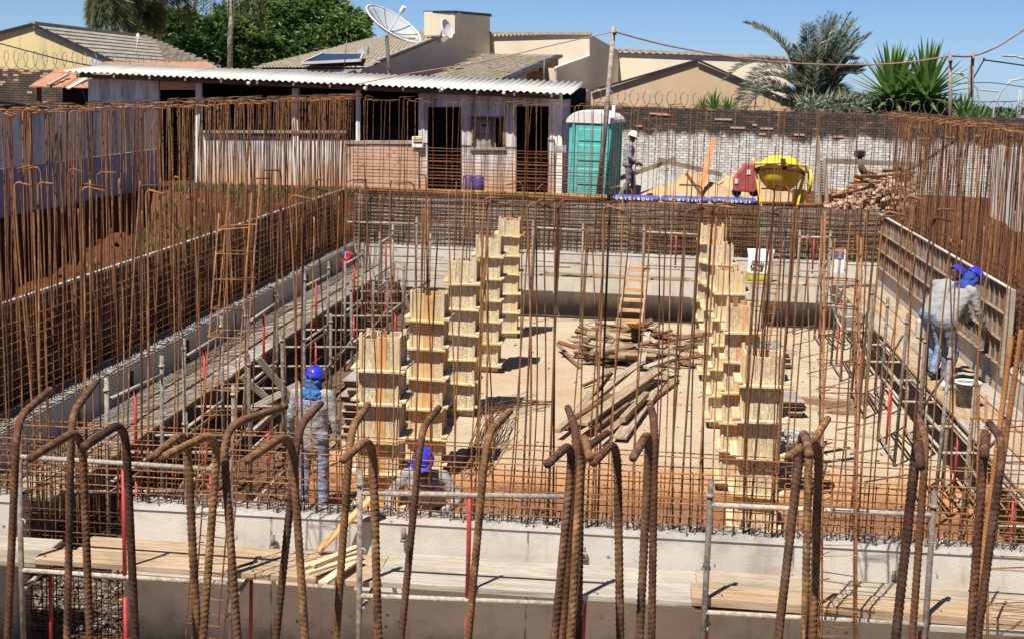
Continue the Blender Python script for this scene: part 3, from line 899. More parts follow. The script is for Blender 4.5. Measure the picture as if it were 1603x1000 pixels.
for q, (b0, b1, b2, dep, r, lab) in enumerate(FB):
    top = PY(*b1, dep); bot = PY(*b0, dep)
    d = (top - bot); low = top - d * ((top.z - KZ) / d.z)
    low.z = KZ - .05
    mid = bot
    he = PZ(*b2, top.z - .004)
    v = he - top
    if v.length > .3: he = top + v.normalized() * .3
    Vv, Ff_ = ribbed_mesh([low, mid, top, he], r * .63, None)
    # keep the lower run vertical-ish so the bar lands on its wall
    mt = M['rebar_dark'] if q % 5 in (1, 3) else M['rebar_near']
    mb = MB().add(Vv, Ff_)
    o = mb.build('hooked_bar', mt, None, True)
    props(o, lab, 'rebar', 'thick hooked starter bars on the near wall')
for (a, b, c, lab) in (((1584, 526), (1556, 735), 2.9, 'straight orange ribbed bar without a hook beside the form panels, the shorter one'),
                       ((1599, 516), (1568, 735), 2.9, 'straight orange ribbed bar without a hook at the frame edge, the taller one')):
    p0, p1 = PY(*a, 3.2), PY(*b, 3.2); d = p0 - p1
    low = p0 - d * ((p0.z - KZ) / d.z)
    Vv, Ff_ = ribbed_mesh([low, p1, p0], .0058, None, .75, .2, .009)
    o = MB().add(Vv, Ff_).build('straight_bar', M['rust_orange'], None, True); props(o, lab, 'rebar', 'straight ribbed bars')

# ------------------------------------------------------------------ stirrup cages of columns
def cage(label, bot, top, wx, wy, nst, r=.008, sr=.0052, mat='rust', extra=.25, z_lo=None):
    bot, top = Vector(bot), Vector(top)
    t = thing('stirrup_cage', label, 'reinforcement', bot, 0, 'column reinforcement cages')
    off = [(-wx / 2, -wy / 2), (wx / 2, -wy / 2), (wx / 2, wy / 2), (-wx / 2, wy / 2)]
    for (ox, oy) in off:
        e = rnd(0, extra)
        P = [bot + Vector((ox, oy, 0)), bot.lerp(top, .5) + Vector((ox + rnd(-.015, .015), oy, 0)), top + Vector((ox + rnd(-.02, .02), oy, e))]
        MB().tube(P, r, 6).build('corner_bar', M[mat], t, True)
    for i in range(nst):
        c = bot.lerp(top, (i + .5) / nst)
        j = [Vector((rnd(-.012, .012), rnd(-.012, .012), rnd(-.02, .02))) for _ in range(4)]
        P = [c + Vector((off[q % 4][0] * 1.1, off[q % 4][1] * 1.1, 0)) + j[q % 4] for q in range(5)] + [c + Vector((off[0][0] * .5, off[0][1] * .2, 0))]
        MB().tube(P, sr, 5).build('stirrup', M[mat], t, True)
    return t
def cage_px(label, pt, pb, Y0, Y1, wx, wy, nst, **k):
    a = PY(*pt, Y1); b = PY(*pb, Y0)
    d = a - b; b2 = a - d * (a.z / d.z)
    b2.y = Y0 + (b2.y - Y0) * .2
    return cage(label, b2, a, wx, wy, nst, **k)
cage_px('leaning stirrup cage in front of the side platform, left of the standing man', (374, 335), (318, 1000), 10.6, 10.9, .24, .2, 20, r=.0065, sr=.0042)
cage_px('upright stirrup cage in front of the wheelbarrow side, by the crossed hooks', (1313, 372), (1313, 1000), 10.6, 10.9, .26, .2, 20, r=.0085, sr=.0045)
cage_px('stirrup cage with long level bars at the frame edge under the orange bars', (1665, 640), (1665, 1000), 10.6, 10.7, 1.15, .3, 11, r=.01)
cage_px('slack stirrup cage leaning beside the white cement sack', (1216, 392), (1190, 570), 27.0, 28.0, .22, .2, 12, sr=.007)
cage_px('thin stirrup cage standing between the corner scaffold frames', (600, 440), (598, 540), 28.0, 28.0, .5, .4, 10, sr=.007, extra=.8)

# ------------------------------------------------------------------ plank platforms
ORD = ['first', 'second', 'third', 'fourth', 'fifth', 'sixth', 'seventh', 'eighth', 'ninth']
def run_planks(name, axis, rows, cuts, z, mats, where, rowword, t=.04):
    """rows: (lo, hi) across, cuts: lengths along axis"""
    for ri, (lo, hi) in enumerate(rows):
        off = 0
        cc = [c + (rnd(-.35, .35) if 0 < i < len(cuts) - 1 else 0) for i, c in enumerate(cuts)]
        for i in range(len(cc) - 1):
            a, b = cc[i] + .01, cc[i + 1] - .01
            c = (lo + hi) / 2; zz = z + rnd(-.004, .008) + .004 * (i % 2); k = rnd(-.02, .02)
            w = hi - lo - rnd(.008, .02)
            if axis == 'y': A, B = (c + k, a, zz), (c - k, b, zz)
            else: A, B = (a, c + k, zz), (b, c - k, zz)
            o = board_obj(name, A, B, w, t, M[mats[(ri + i) % len(mats)]])
            props(o, '%s plank from the %s, row %s, %s' % (ORD[i], 'near end' if axis == 'y' else 'hoarding side', rowword[ri], where), 'plank', 'planks of the ' + where)
run_planks('scaffold_plank', 'y', [(-6.5, -6.2), (-6.19, -5.93), (-5.9, -5.6)], [13.2, 16.2, 19.3, 22.4, 25.6, 28.8, 31.9], 1.0, ['plank', 'plank_pale', 'plank'], 'shaded side platform', ['by the wall', 'in the middle', 'at its edge'])
run_planks('scaffold_plank', 'y', [(3.98, 4.3), (4.31, 4.62), (4.63, 4.93)], [12.6, 15.7, 18.8, 22.0, 25.2, 28.5, 31.2], 1.0, ['plank_new', 'plank_pale', 'plank_new'], 'platform of the bending men', ['at its edge', 'in the middle', 'by the wall'])
run_planks('scaffold_plank', 'x', [(31.25, 31.55), (31.56, 31.86)], [-5.5, -2.4, .7, 3.9], 1.0, ['plank_pale', 'plank', 'plank_new'], 'end platform with the sack', ['at its edge', 'by the wall'])
run_planks('scaffold_plank', 'x', [(31.87, 32.07)], [3.9, 4.95], 1.0, ['plank_new'], 'far corner landing', ['against the wall'])
def near_plank(x0, x1, y0, y1, z, t, m, lab, dz=0):
    o = board_obj('scaffold_plank', (x0, (y0 + y1) / 2, z), (x1, (y0 + y1) / 2, z + dz), y1 - y0, t, M[m]); props(o, lab, 'plank', 'long planks along the near wall')
near_plank(-4.85, -2.0, 11.02, 11.3, 1.16, .05, 'plank_new', 'new front plank with its sawn corner beside the leftmost scaffold pole', -.03)
near_plank(-4.6, -2.05, 11.31, 11.66, 1.165, .045, 'plank_new', 'new rear plank over the gap with reinforcement', -.03)
near_plank(-7.2, -4.78, 11.1, 11.4, 1.1, .045, 'plank', 'greyed plank ending under the new planks at the frame edge')
near_plank(-7.2, -4.9, 11.42, 11.75, 1.09, .045, 'plank_pale', 'greyed rear plank ending at the short wall end')
near_plank(-2.3, .75, 11.05, 11.42, 1.13, .05, 'plank_pale', 'whitish cement-stained front plank in the middle of the near platform', -.02)
near_plank(-2.05, .9, 11.43, 11.78, 1.13, .045, 'plank_pale', 'whitish rear plank in the middle of the near platform', -.02)
near_plank(.45, 3.6, 11.0, 11.32, 1.16, .075, 'plank_new', 'thick split-ended front beam plank between the two right scaffold poles', -.05)
near_plank(.5, 3.7, 11.33, 11.72, 1.15, .05, 'plank_pale', 'white painted rear plank behind the thick beam plank', -.04)
near_plank(2.1, 4.9, 10.98, 11.4, 1.06, .05, 'plank_pale', 'white lower plank disappearing at the frame edge')
near_plank(.48, 1.6, 11.02, 11.2, 1.085, .03, 'old_wood', 'dark short packing plank under the thick split-ended beam plank')
# offcuts by the second pole
for (a, b, z, w, lab) in (((498, 862), (588, 772), .0, .1, 'orange pine batten leaning steeply against the wall top over the offcuts'),
                         ((470, 888), (562, 862), .02, .07, 'pine offcut at the bottom of the small offcut heap'),
                         ((480, 896), (566, 870), .05, .05, 'thin pine lath lying across the small offcut heap'),
                         ((488, 884), (560, 855), .09, .06, 'pine offcut on top of the small offcut heap'),
                         ((505, 912), (560, 874), .03, .08, 'broad pine offcut overhanging the plank edge')):
    A = PZ(a[0], a[1], 1.19 + z); B = PZ(b[0], b[1], 1.19 + z)
    if z == 0: B = PY(b[0], b[1], 11.82)
    props(board_obj('offcut', A, B, w, .025, M['pine_orange' if z == 0 else 'pine']), lab, 'board', 'pine offcuts on the near platform')
ham = thing('hammer', 'claw hammer lying on the new planks beside the offcuts', 'hammer', PZ(395, 882, 1.2))
a, b = PZ(368, 888, 1.2), PZ(402, 878, 1.2)
tube('handle', [a, b], .012, M['black'], ham); tube('hammer_head', [b + Vector((-.02, -.07, 0)), b + Vector((0, 0, .03)), b + Vector((.02, .05, .02))], [.008, .014, .012], M['steel_grey'], ham)

# ------------------------------------------------------------------ scaffold
def frame(label, a, b, top=2.1, rails=(2.0, 1.06), red=(1.98, 1.08), lean=0, mat='steel_grey', low=True, brace=None):
    a, b = Vector((*a, 0)), Vector((*b, 0))
    t = thing('scaffold', label, 'scaffold', (a + b) / 2, 0, 'tubular scaffold frames')
    ln = [Vector((rnd(-lean, lean), rnd(-lean, lean), top + rnd(-.04, .05))) for _ in range(2)]
    for p, l in ((a, ln[0]), (b, ln[1])):
        po = MB().tube([p, p + l], .0235, 8).build('post', M[mat], t, True)
        q = p + l * ((top - .13) / top)
        MB().tube([q, q + Vector((0, 0, .025))], .034, 8).build('collar', M['steel_pale'], t, True)
        hk = q + Vector((0, 0, -.5))
        MB().tube([hk, hk + Vector((.05, -.03, .0)), hk + Vector((.06, -.04, -.04))], .006, 5).build('lock_hook', M['steel_pale'], t, True)
    for z in rails:
        MB().tube([a + ln[0] * (z / top), b + ln[1] * (z / top)], .021, 8).build('rail', M['steel_pale'], t, True)
    if low:
        for z in ((.12,) if low == 2 else (.95, .12)):
            MB().tube([a + ln[0] * (z / top), b + ln[1] * (z / top)], .019, 8).build('rail', M['steel_pale'], t, True)
    m = a.lerp(b, .5)
    if red: MB().tube([m + Vector((0, 0, red[1])), m + Vector((0, 0, red[0]))], .018, 8).build('red_bar', M['red_paint'], t, True)
    if low: MB().tube([m + Vector((0, 0, .12)), m + Vector((0, 0, .93))], .018, 8).build('red_bar', M['red_paint'], t, True)
    if brace:
        MB().tube([a + Vector((0, 0, brace[0])), Vector((*brace[2], brace[1]))], .016, 6).build('brace', M['steel_pale'], t, True)
    return t
NY = 10.95
for (x0, x1, lab) in ((-4.92, -3.2, 'scaffold frame at the plank end nearest the reinforced gap, red centre bar'),
                      (-2.15, -.44, 'scaffold frame in front of the crouching man, red centre bar'),
                      (.55, 2.23, 'scaffold frame in front of the nearest column foot and the crossed hooks'),
                      (3.2, 4.85, 'scaffold frame at the frame edge past the lone pole')):
    t = frame(lab, (x0, NY), (x1, NY), 2.12, (2.0 if x0 < -3 else 1.93, 1.08), lean=.015, low=2)
    for x in (x0, x1):
        MB().tube([(x + .02, NY, .95), (x + .06, 11.8, 1.05)], .02, 8).build('bracket', M['steel_pale'], t, True)
        MB().tube([(x + .04, NY + .45, .1), (x + .05, NY + .45, 1.0)], .016, 8).build('red_bar', M['red_paint'], t, True)
ll = ['nearest', 'second nearest', 'third', 'fourth', 'farthest but one', 'farthest']
for i, (y0, y1) in enumerate([(13.6, 15.2), (16.0, 17.55), (18.68, 20.25), (21.83, 23.45), (24.9, 26.4), (28.0, 29.6)]):
    t = frame('%s scaffold frame along the open edge of the shaded side platform' % ll[i], (-5.2, y0), (-5.2, y1), 2.1, (1.88, 1.05), (1.86, 1.07), .03)
    t2 = frame('%s inner frame standing one step in from the shaded side platform' % ll[i], (-4.5, y0 + .3), (-4.5, y1 + .3), 1.75 + .2 * (i % 2), (1.0,), None, .05)
    for y in (y0, y1):
        MB().tube([(-6.4, y, .93), (-4.45, y + .3, .96)], .019, 7).build('cross_rail', M['steel_pale'], t, True)
    MB().tube([(-5.2, y1, .25), (-4.5, y0 + .3, 1.1)], .016, 6).build('brace', M['steel_pale'], t, True)
for i, (y0, y1) in enumerate([(14.3, 15.8), (17.25, 18.63), (20.1, 21.6), (23.05, 24.6), (26.0, 27.5), (28.9, 30.4)]):
    t = frame('%s scaffold frame beside the platform of the two bending men' % ll[i], (3.5, y0), (3.5, y1), 2.15, (1.15,), None, .05)
    t2 = frame('%s red-barred frame under the platform of the two bending men' % ll[i], (3.95, y0 + .4), (3.95, y1 + .4), .96, (.9,), None, .0)
    for y in (y0, y1):
        MB().tube([(3.5, y, .92), (4.9, y + .1, .94)], .019, 7).build('cross_rail', M['steel_pale'], t, True)
        MB().tube([(3.5, y, .3), (2.95, y + .4, .05)], .012, 6).build('brace', M['steel_grey'], t, True)
    MB().tube([(3.5, y0, 1.85), (3.55, y1, 1.15)], .018, 6).build('brace', M['plank'], t, True)
for i, (xa, xb) in enumerate([(540, 652), (835, 914), (1010, 1110), (1252, 1300)]):
    A, B = PY(xa, 352, 30.9), PY(xb, 352, 30.9)
    frame(['end frame in the shaded far corner by the hanging cap', 'end frame between the far timber column and the ladder', 'end frame just past the ladder', 'end frame beside the white cement sack'][i], (A.x, 30.9), (B.x, 30.9), 2.2, (2.05, 1.35), (2.03, 1.3) , .02, low=False)
# timber props of the side platform: crossed boards
for (a, b, lab) in (((378, 588), (455, 655), 'plywood strip crossing behind the standing man, upper end by the platform edge'), ((392, 640), (470, 600), 'short pale strip crossing the longer plywood strip'), ((404, 560), (470, 640), 'long pale strip leaning behind the standing man')):
    props(board_obj('timber_strip', PY(a[0], a[1], 18.3), PY(b[0], b[1], 18.6), .09, .025, M['plank_pale'], None, (0, -1, 0)), lab, 'board', 'timber strips under the side platform')
# loose guard pole on the end platform
props(tube('scaffold_tube', [(-1.9, 31.1, 1.3), (3.9, 31.0, 1.2)], .018, M['steel_pale']), 'long loose tube running level above the end platform behind the ladder', 'pipe')
props(tube('scaffold_tube', [(-5.2, 30.6, 1.25), (-1.6, 30.8, 1.25)], .018, M['steel_pale']), 'long loose tube level above the end platform beyond the far columns', 'pipe')

# ------------------------------------------------------------------ timber column forms
def column(x, y, label, top=2.38, w=.42, seed=0, ncage=0):
    rs = random.Random(seed)
    t = thing('column_formwork', label, 'column form', (x, y, 0), rs.uniform(-.03, .03), 'timber column forms')
    L = Matrix.Translation((x, y, 0)) @ Matrix.Rotation(t.rotation_euler.z, 4, 'Z')
    T = lambda v: L @ Vector(v)
    h = w / 2
    # four faces of upright boards
    for s in range(4):
        A = Matrix.Rotation(s * PI / 2, 4, 'Z')
        cuts = sorted([-h, h] + [-h + w * rs.choice([.28, .33, .4]), -h + w * rs.choice([.62, .7, .78])])
        for i in range(3):
            a, b = cuts[i], cuts[i + 1]
            zt = top + rs.uniform(-.03, .02)
            c = (a + b) / 2
            m = 'pine_orange' if (i == 1 and rs.random() < .5) else 'pine'
            board_obj('form_board', T(A @ Vector((c, -h - .012 - .002 * (i % 2), .005))), T(A @ Vector((c, -h - .012, zt))), b - a - .003, .024, M[m], t, A @ Vector((0, -1, 0)), .002)
        # vertical edge battens
        for q in (-1, 1):
            if rs.random() < .75:
                board_obj('edge_batten', T(A @ Vector((q * (h + .02), -h - .02, .02))), T(A @ Vector((q * (h + .02), -h - .02, top + rs.uniform(.0, .06)))), .04, .03, M['pine'], t, A @ Vector((0, -1, 0)), .002)
    z = top - .33
    while z > .03:
        zz = z + rs.uniform(-.015, .015)
        for s in range(4):
            A = Matrix.Rotation(s * PI / 2, 4, 'Z')
            e0, e1 = h + .05 + rs.uniform(.0, .05), h + .05 + rs.uniform(.0, .07)
            up = .03 if s % 2 else 0
            tl = rs.uniform(-.012, .012)
            board_obj('clamp_batten', T(A @ Vector((-e0, -h - .072, zz + up - tl))), T(A @ Vector((e1, -h - .072, zz + up + tl))), .085, .028, M['pine'], t, (0, 0, 1), .003)
        z -= .385
    for q in range(6 if not ncage else 4):
        a = (rs.uniform(-h * .8, h * .8), rs.choice([-1, 1]) * h * .75)
        tube('column_bar', [T((a[0], a[1], 1.6)), T((a[0] + rs.uniform(-.01, .01), a[1], top + rs.uniform(.03, .12) + (1.15 if ncage else 0)))], .008, M['rust'], t, 6)
    if ncage:
        for q in range(4):
            z = top + .2 + q * .24
            P = [T((sx * h * .85, sy * h * .8, z)) for sx, sy in ((-1, -1), (1, -1), (1, 1), (-1, 1), (-1, -1))]
            MB().tube(P, .004, 5).build('stirrup', M['rust'], t)
    return t
rows = [15.3, 18.6, 22.1, 25.65, 29.2]
lab = ['nearest', 'second', 'middle', 'fourth', 'farthest']
for i, y in enumerate(rows):
    column(-2.78, y, '%s pine column form in the row on the shaded-platform side of the timber heap' % lab[i], 2.38, .365, 11 + i, 1 if i in (1, 2) else 0)
    column(1.25, y + .05, '%s pine column form in the row on the wheelbarrow side of the timber heap' % lab[i], 2.38, .365, 31 + i, 1 if i in (0,) else 0)

# ------------------------------------------------------------------ timber heap in the middle
def lum(a, b, za, zb, w, t, m, lab, roll=0, grp='boards of the timber heap'):
    A = PZ(a[0], a[1], za); B = PZ(b[0], b[1], zb)
    props(board_obj('board', A, B, w, t, M[m], None, (0, 0, 1), .003, roll), lab, 'board', grp)
E_ = lambda x, y: (860 + x / 4.546, 480 + y / 4.546)
long_b = [
    ((60, 880), (640, 400), .15, .3, .08, .07, 'scrap_pale', 'long square beam with a dark end on the edge of the near timber bundle'),
    ((110, 860), (430, 440), .05, .08, .12, .03, 'scrap_pale', 'flat board under the left edge of the near timber bundle'),
    ((230, 830), (780, 440), .22, .32, .2, .05, 'scrap_pale', 'widest pale board on top of the near timber bundle'),
    ((290, 800), (740, 520), .2, .2, .09, .05, 'scrap_pale', 'pale square batten in the near timber bundle beside the widest board'),
    ((300, 850), (700, 560), .1, .14, .1, .05, 'plank_pale', 'thin whitish batten low in the near timber bundle'),
    ((400, 900), (900, 520), .04, .05, .14, .05, 'scrap_pale', 'dark-edged board reaching farthest out on the near bundle'),
    ((500, 930), (820, 480), .08, .1, .2, .04, 'scrap_pale', 'broad brown plank lying open on the outer side of the near bundle'),
    ((180, 790), (440, 620), .2, .28, .1, .03, 'old_wood', 'brown narrow board crossing the left side of the near bundle'),
    ((340, 860), (560, 690), .3, .28, .05, .05, 'old_wood', 'short dark batten lying on the near bundle'),
    ((520, 800), (690, 620), .2, .22, .09, .09, 'scrap_pale', 'round-edged post stub inside the near bundle'),
    ((470, 520), (640, 400), .25, .35, .16, .03, 'scrap_pale', 'board linking the near bundle to the far heap'),
    ((690, 430), (890, 360), .3, .35, .14, .05, 'plank_pale', 'pale short board at the foot of the far heap'),
    ((240, 560), (440, 470), .05, .12, .05, .04, 'old_wood', 'thin dark stick poking from the left of the near bundle'),
]
for (a, b, za, zb, w, t, m, l) in long_b: lum(E_(*a), E_(*b), za, zb, w, t, m, l)
rs = random.Random(5)
C0 = PZ(990, 556, 0)
shades = ['dark', 'brown', 'greyish', 'pale', 'reddish', 'split', 'short', 'thin']
for i in range(118):
    ang = rs.choice([rs.gauss(.1, .25), rs.gauss(-.55, .3), rs.gauss(2.6, .3), rs.gauss(0, 1.2)])
    L = rs.uniform(.5, 1.8); rr = rs.random() ** .6
    c = C0 + Vector((rs.gauss(0, .42), rs.gauss(0, .62), 0))
    d = math.hypot((c.x - C0.x) / 1.1, (c.y - C0.y) / 1.6)
    z = .04 + max(0, (.5 - .3 * d)) * rs.random()
    dv = Vector((math.cos(ang), math.sin(ang) * 1.3, 0)).normalized() * L / 2
    tz = rs.uniform(-.16, .16)
    m = rs.choice(['old_wood', 'old_wood', 'scrap_pale', 'scrap_pale', 'old_wood', 'plank_pale'])
    zl = max(.03, z + tz)
    o = board_obj('board', c - dv + Vector((0, 0, max(.03, z - tz))), c + dv + Vector((0, 0, zl)), rs.uniform(.04, .16), rs.uniform(.025, .06), M[m], None, (0, 0, 1), .003, rs.uniform(-.6, .6))
    props(o, '%s %s board %s %s of the far heap%s' % ('long' if L > 1.7 else 'middling' if L > 1.1 else 'short', {'old_wood': 'dark brown', 'scrap_pale': 'tan', 'plank': 'greyish', 'plank_pale': 'whitish'}[m],
          'level at' if abs(tz) < .05 else 'tipped at', 'the ladder side' if c.y > C0.y + .5 else 'the near foot' if c.y < C0.y - .5 else 'the middle', ', wheelbarrow side' if c.x > C0.x + .25 else ', bare floor side' if c.x < C0.x - .25 else ', centre'), 'board', 'jumbled boards of the far timber heap')
for (a, b, lab) in (((968, 541), (952, 545), 'pale sawn log end facing the viewer in the middle of the far heap'), ((942, 550), (975, 545), 'round log lying level in the far heap'), ((1000, 548), (1035, 551), 'dark round log at the foot of the far heap')):
    A, B = PZ(*a, .32), PZ(*b, .3); B = A + (B - A).normalized() * .7
    props(MB().tube([A, B], .06, 12).build('log', M['scrap_pale'], None), lab, 'log')
o = board_obj('board', PZ(988, 505, .75), PZ(1002, 522, .35), .2, .03, M['pine_orange'], None, (0, 0, 1)); props(o, 'short bright orange board tipped on top of the far heap', 'board')
for i in range(14):
    a = PZ(905 + rs.uniform(-35, 60), 555 + rs.uniform(-12, 14), .06); an = rs.uniform(-.7, .7)
    P = [a + Vector((math.cos(an) * s * .35 + rs.uniform(-.05, .05), math.sin(an) * s * .35 + rs.uniform(-.08, .08), .03 + .06 * rs.random())) for s in range(5)]
    props(tube('twisted_wire', P, .006, M['rust_dark'], None, 5), 'bent rusty tie wire %s of the far timber heap' % ('on the bare floor edge', 'at the near foot', 'under the boards', 'in front')[i % 4], 'wire', 'bent tie wires around the timber heap')
# little fan of bar offcuts beside the left columns
b0 = PZ(755, 700, .05)
for i in range(26):
    w = rnd(-.5, .5)
    A = PZ(745 + rnd(-25, 25), 738 + rnd(-14, 14), .03); B = PZ(778 + rnd(-25, 32), 632 + rnd(-12, 22), .12 + rnd(0, .25))
    props(tube('bar_offcut', [A, A.lerp(B, .5) + Vector((0, 0, rnd(.1, .25))), B], .006, M['rust'], None, 5), ['thin bar offcut %s in the loose bundle beside the pine columns' % w for w in ('low', 'in the middle', 'near the tip', 'on the outside', 'on top')][i % 5], 'rebar', 'bundle of thin bar offcuts on the floor')
for i in range(12):
    A = PZ(770 + rnd(-15, 15), 640 + rnd(-10, 12), .05 + rnd(0, .15)); B = PZ(860 + rnd(-25, 10), 630 + rnd(-4, 4), .04)
    props(tube('bar_offcut', [A, A.lerp(B, .5) + Vector((0, 0, .05)), B], .006, M['rust_dark'], None, 5), 'thin dark bar offcut spreading sideways from the loose bundle, %s' % ('lower one', 'middle one', 'upper one')[i % 3], 'rebar', 'dark bar offcuts spread sideways')
# scattered debris, small counts of chips as stuff
mb = MB()
for i in range(520):
    p = Vector((rnd(-5, 3.8), rnd(13, 31.5), .008)); a = rnd(0, PI)
    mb.board(p, p + Vector((math.cos(a), math.sin(a), rnd(0, .1))) * rnd(.015, .06) * rnd(.5, 1.6), rnd(.006, .025), .01)
props(mb.build('wood_chips', M['old_wood'], None, kind='stuff'))

# ------------------------------------------------------------------ stacks of form panels
def stack(cx, cy, rot, sx, sy, n, th, lab, grp, jit=.04, gapp=.05):
    z = .03
    for i in range(n):
        t = thing('form_panel_sheet', lab % (['bottom', 'second lowest', 'third lowest', 'fourth', 'fifth', 'sixth', 'seventh', 'eighth', 'ninth', 'tenth'][i] if i < n - 1 else 'top'), 'form panel', (cx, cy, z), rot + rnd(-.05, .05), grp)
        L = Matrix.Translation((cx + rnd(-jit, jit), cy + rnd(-jit, jit), z)) @ Matrix.Rotation(t.rotation_euler.z, 4, 'Z')
        t.matrix_basis = L
        for q in (-1, 1):
            for e in (-1, 0, 1):
                pass
        for e in (-.9, -.3, .3, .9):
            a = L @ Vector((-sx / 2, e * sy / 2, th * .5)); b = L @ Vector((sx / 2, e * sy / 2, th * .5))
            board_obj('panel_rib', a, b, .05, th, M['old_wood' if i % 2 else 'ply_red'], t)
        a = L @ Vector((-sx / 2 - .01, 0, th + .009)); b = L @ Vector((sx / 2 + .01, 0, th + .009))
        board_obj('panel_face', a, b, sy, .018, M['ply_grey'], t)
        z += th + .02 + rnd(0, gapp * .4)
stack(-3.62, 20.9, .02, 1.15, 1.9, 8, .075, '%s sheet of the tall form panel stack behind the nearest pine column', 'tall stack of form panels')
stack(2.35, 27.7, .05, .62, 1.5, 3, .06, '%s sheet of the low panel stack far behind the wheelbarrow', 'far low stack of form panels')
stack(2.2, 23.6, .1, .5, 1.6, 3, .06, '%s sheet of the low panel stack closer behind the wheelbarrow', 'nearer low stack of form panels')

# ------------------------------------------------------------------ ladder
lad = thing('ladder', 'pale wooden ladder with orange rungs leaning on the end platform behind the heap', 'ladder', (-.3, 30.2, 0))
b1, b2, t1, t2 = PZ(962, 520, .0), PZ(1003, 522, .0), None, None
b1 = Vector((-.62, 29.6, 0)); b2 = Vector((-.1, 29.6, 0)); t1 = PY(985, 412, 31.1); t2 = PY(1016, 414, 31.1)
board_obj('rail', b1, t1, .055, .03, M['plank_pale'], lad, (1, 0, 0)); board_obj('rail', b2, t2, .055, .03, M['plank_pale'], lad, (1, 0, 0))
for i in range(7):
    f = (i + .6) / 7.2
    board_obj('rung', b1.lerp(t1, f) + Vector((-.03, -.035, 0)), b2.lerp(t2, f) + Vector((.03, -.035, 0)), .03, .075, M['pine_orange'], lad)

# ------------------------------------------------------------------ wheelbarrow with rubble
wb = thing('wheelbarrow', 'black wheelbarrow heaped with white rubble behind the nearest column', 'wheelbarrow', (PZ(1243, 692, .62).x, PZ(1243, 692, .62).y, 0))
c = PZ(1243, 692, .62); c.z = 0
V = []; Fc = []
prof = [(.0, .34, .16, .12), (.0, .36, .24, .2), (.0, .62, .36, .31)]
rings = []
for (z0, z1, rx, ry) in ((0, .36, .2, .14), (0, .5, .33, .24), (0, .66, .42, .31), (0, .655, .4, .29), (0, .5, .31, .22), (0, .4, .18, .12)):
    rings.append([c + Vector((rx * math.copysign(abs(math.cos(w)) ** .7, math.cos(w)), ry * math.copysign(abs(math.sin(w)) ** .7, math.sin(w)), z1)) for w in [2 * PI * q / 20 for q in range(20)]])
for r_ in rings: V += r_
for i in range(5):
    for q in range(20): Fc.append((i * 20 + q, i * 20 + (q + 1) % 20, (i + 1) * 20 + (q + 1) % 20, (i + 1) * 20 + q))
Fc.append(tuple(range(20))); Fc.append(tuple(100 + q for q in range(20)))
MB().add(V, Fc).build('tray', M['black'], wb, True)
for s in (-1, 1):
    tube('handle', [c + Vector((-.45, s * .1, .22)), c + Vector((-.1, s * .18, .34)), c + Vector((.75, s * .27, .52))], .018, M['black'], wb)
    tube('leg', [c + Vector((.2, s * .2, .38)), c + Vector((.25, s * .22, .0)), c + Vector((.33, s * .22, .0)), c + Vector((.4, s * .22, .42))], .014, M['black'], wb)
MB().lathe([(.03, -.03), (.13, -.045), (.18, -.035), (.195, 0), (.18, .035), (.13, .045), (.03, .03)], 20, c + Vector((-.5, 0, .195)), Matrix.Rotation(PI / 2, 3, 'X')).build('wheel', M['black'], wb, True)
mb = MB()
for i in range(170):
    p = c + Vector((rnd(-.36, .36), rnd(-.26, .26), 0)); d = ((p.x - c.x) / .4) ** 2 + ((p.y - c.y) / .3) ** 2
    if d > 1: continue
    p.z = .6 + .2 * (1 - d) * random.random() + .03
    mb.box(p, (rnd(.03, .12), rnd(.02, .06), rnd(.02, .05)), Matrix.Rotation(rnd(0, 3), 3, 'Z') @ Matrix.Rotation(rnd(-.8, .8), 3, 'X'))
o = mb.build('rubble_load', M['rubble'], None, kind='stuff')

# buckets, boxes, sacks, cap
bk = thing('bucket', 'cement-stained black bucket with white rim on the platform by the men', 'bucket', PZ(1512, 640, 1.02))
c = PZ(1512, 636, 1.02)
MB().lathe([(0, .01), (.13, .0), (.155, .3), (.165, .3), (.165, .33), (.15, .33), (.125, .03), (0, .03)], 28, c).build('bucket_body', M['bucket'], bk, True)
MB().lathe([(.168, .315), (.176, .32), (.176, .345), (.15, .345), (.15, .315)], 28, c).build('rim', M['white_paint'], bk, True)
tube('handle', [c + Vector((math.cos(w) * .17, -.1 * math.sin(w) - .02, .31 - .12 * math.sin(w))) for w in [PI * q / 10 for q in range(11)]], .004, M['galv'], bk)
tb = thing('power_box', 'dusty white plastic box with rounded corners on the platform behind the men', 'box', PZ(1446, 528, 1.02))
c = PZ(1446, 530, 1.02)
MB().box(c + Vector((0, 0, .17)), (.27, .22, .33)).build('box_shell', M['white_crate'], tb, bevel=.035)
tube('handle', [c + Vector((-.08, 0, .34)), c + Vector((-.06, 0, .38)), c + Vector((.06, 0, .38)), c + Vector((.08, 0, .34))], .012, M['black'], tb)
sk = thing('cement_sack', 'white sack with a black lettered box and yellow-green foot on the end platform', 'sack', PZ(1190, 441, 1.02))
c = PZ(1189, 441, 1.02)
V = []; Fc = []; n = 16
for i, (z, rx, ry) in enumerate([(0, .24, .12), (.06, .28, .15), (.2, .28, .15), (.4, .27, .14), (.55, .27, .11), (.66, .29, .04), (.7, .29, .012)]):
    for q in range(n):
        w = 2 * PI * q / n
        V.append(c + Vector((rx * math.copysign(abs(math.cos(w)) ** .6, math.cos(w)), ry * math.copysign(abs(math.sin(w)) ** .7, math.sin(w)), z + rnd(-.01, .01))))
for i in range(6):
    for q in range(n): Fc.append((i * n + q, i * n + (q + 1) % n, (i + 1) * n + (q + 1) % n, (i + 1) * n + q))
Fc.append(tuple(range(n)))
mb = MB().add(V, Fc); mb.mi = [1 if f[0] < 2 * n - 2 else 0 for f in Fc]
mb.build('sack_body', [M['bag_white'], M['bag_yellow']], sk, True)
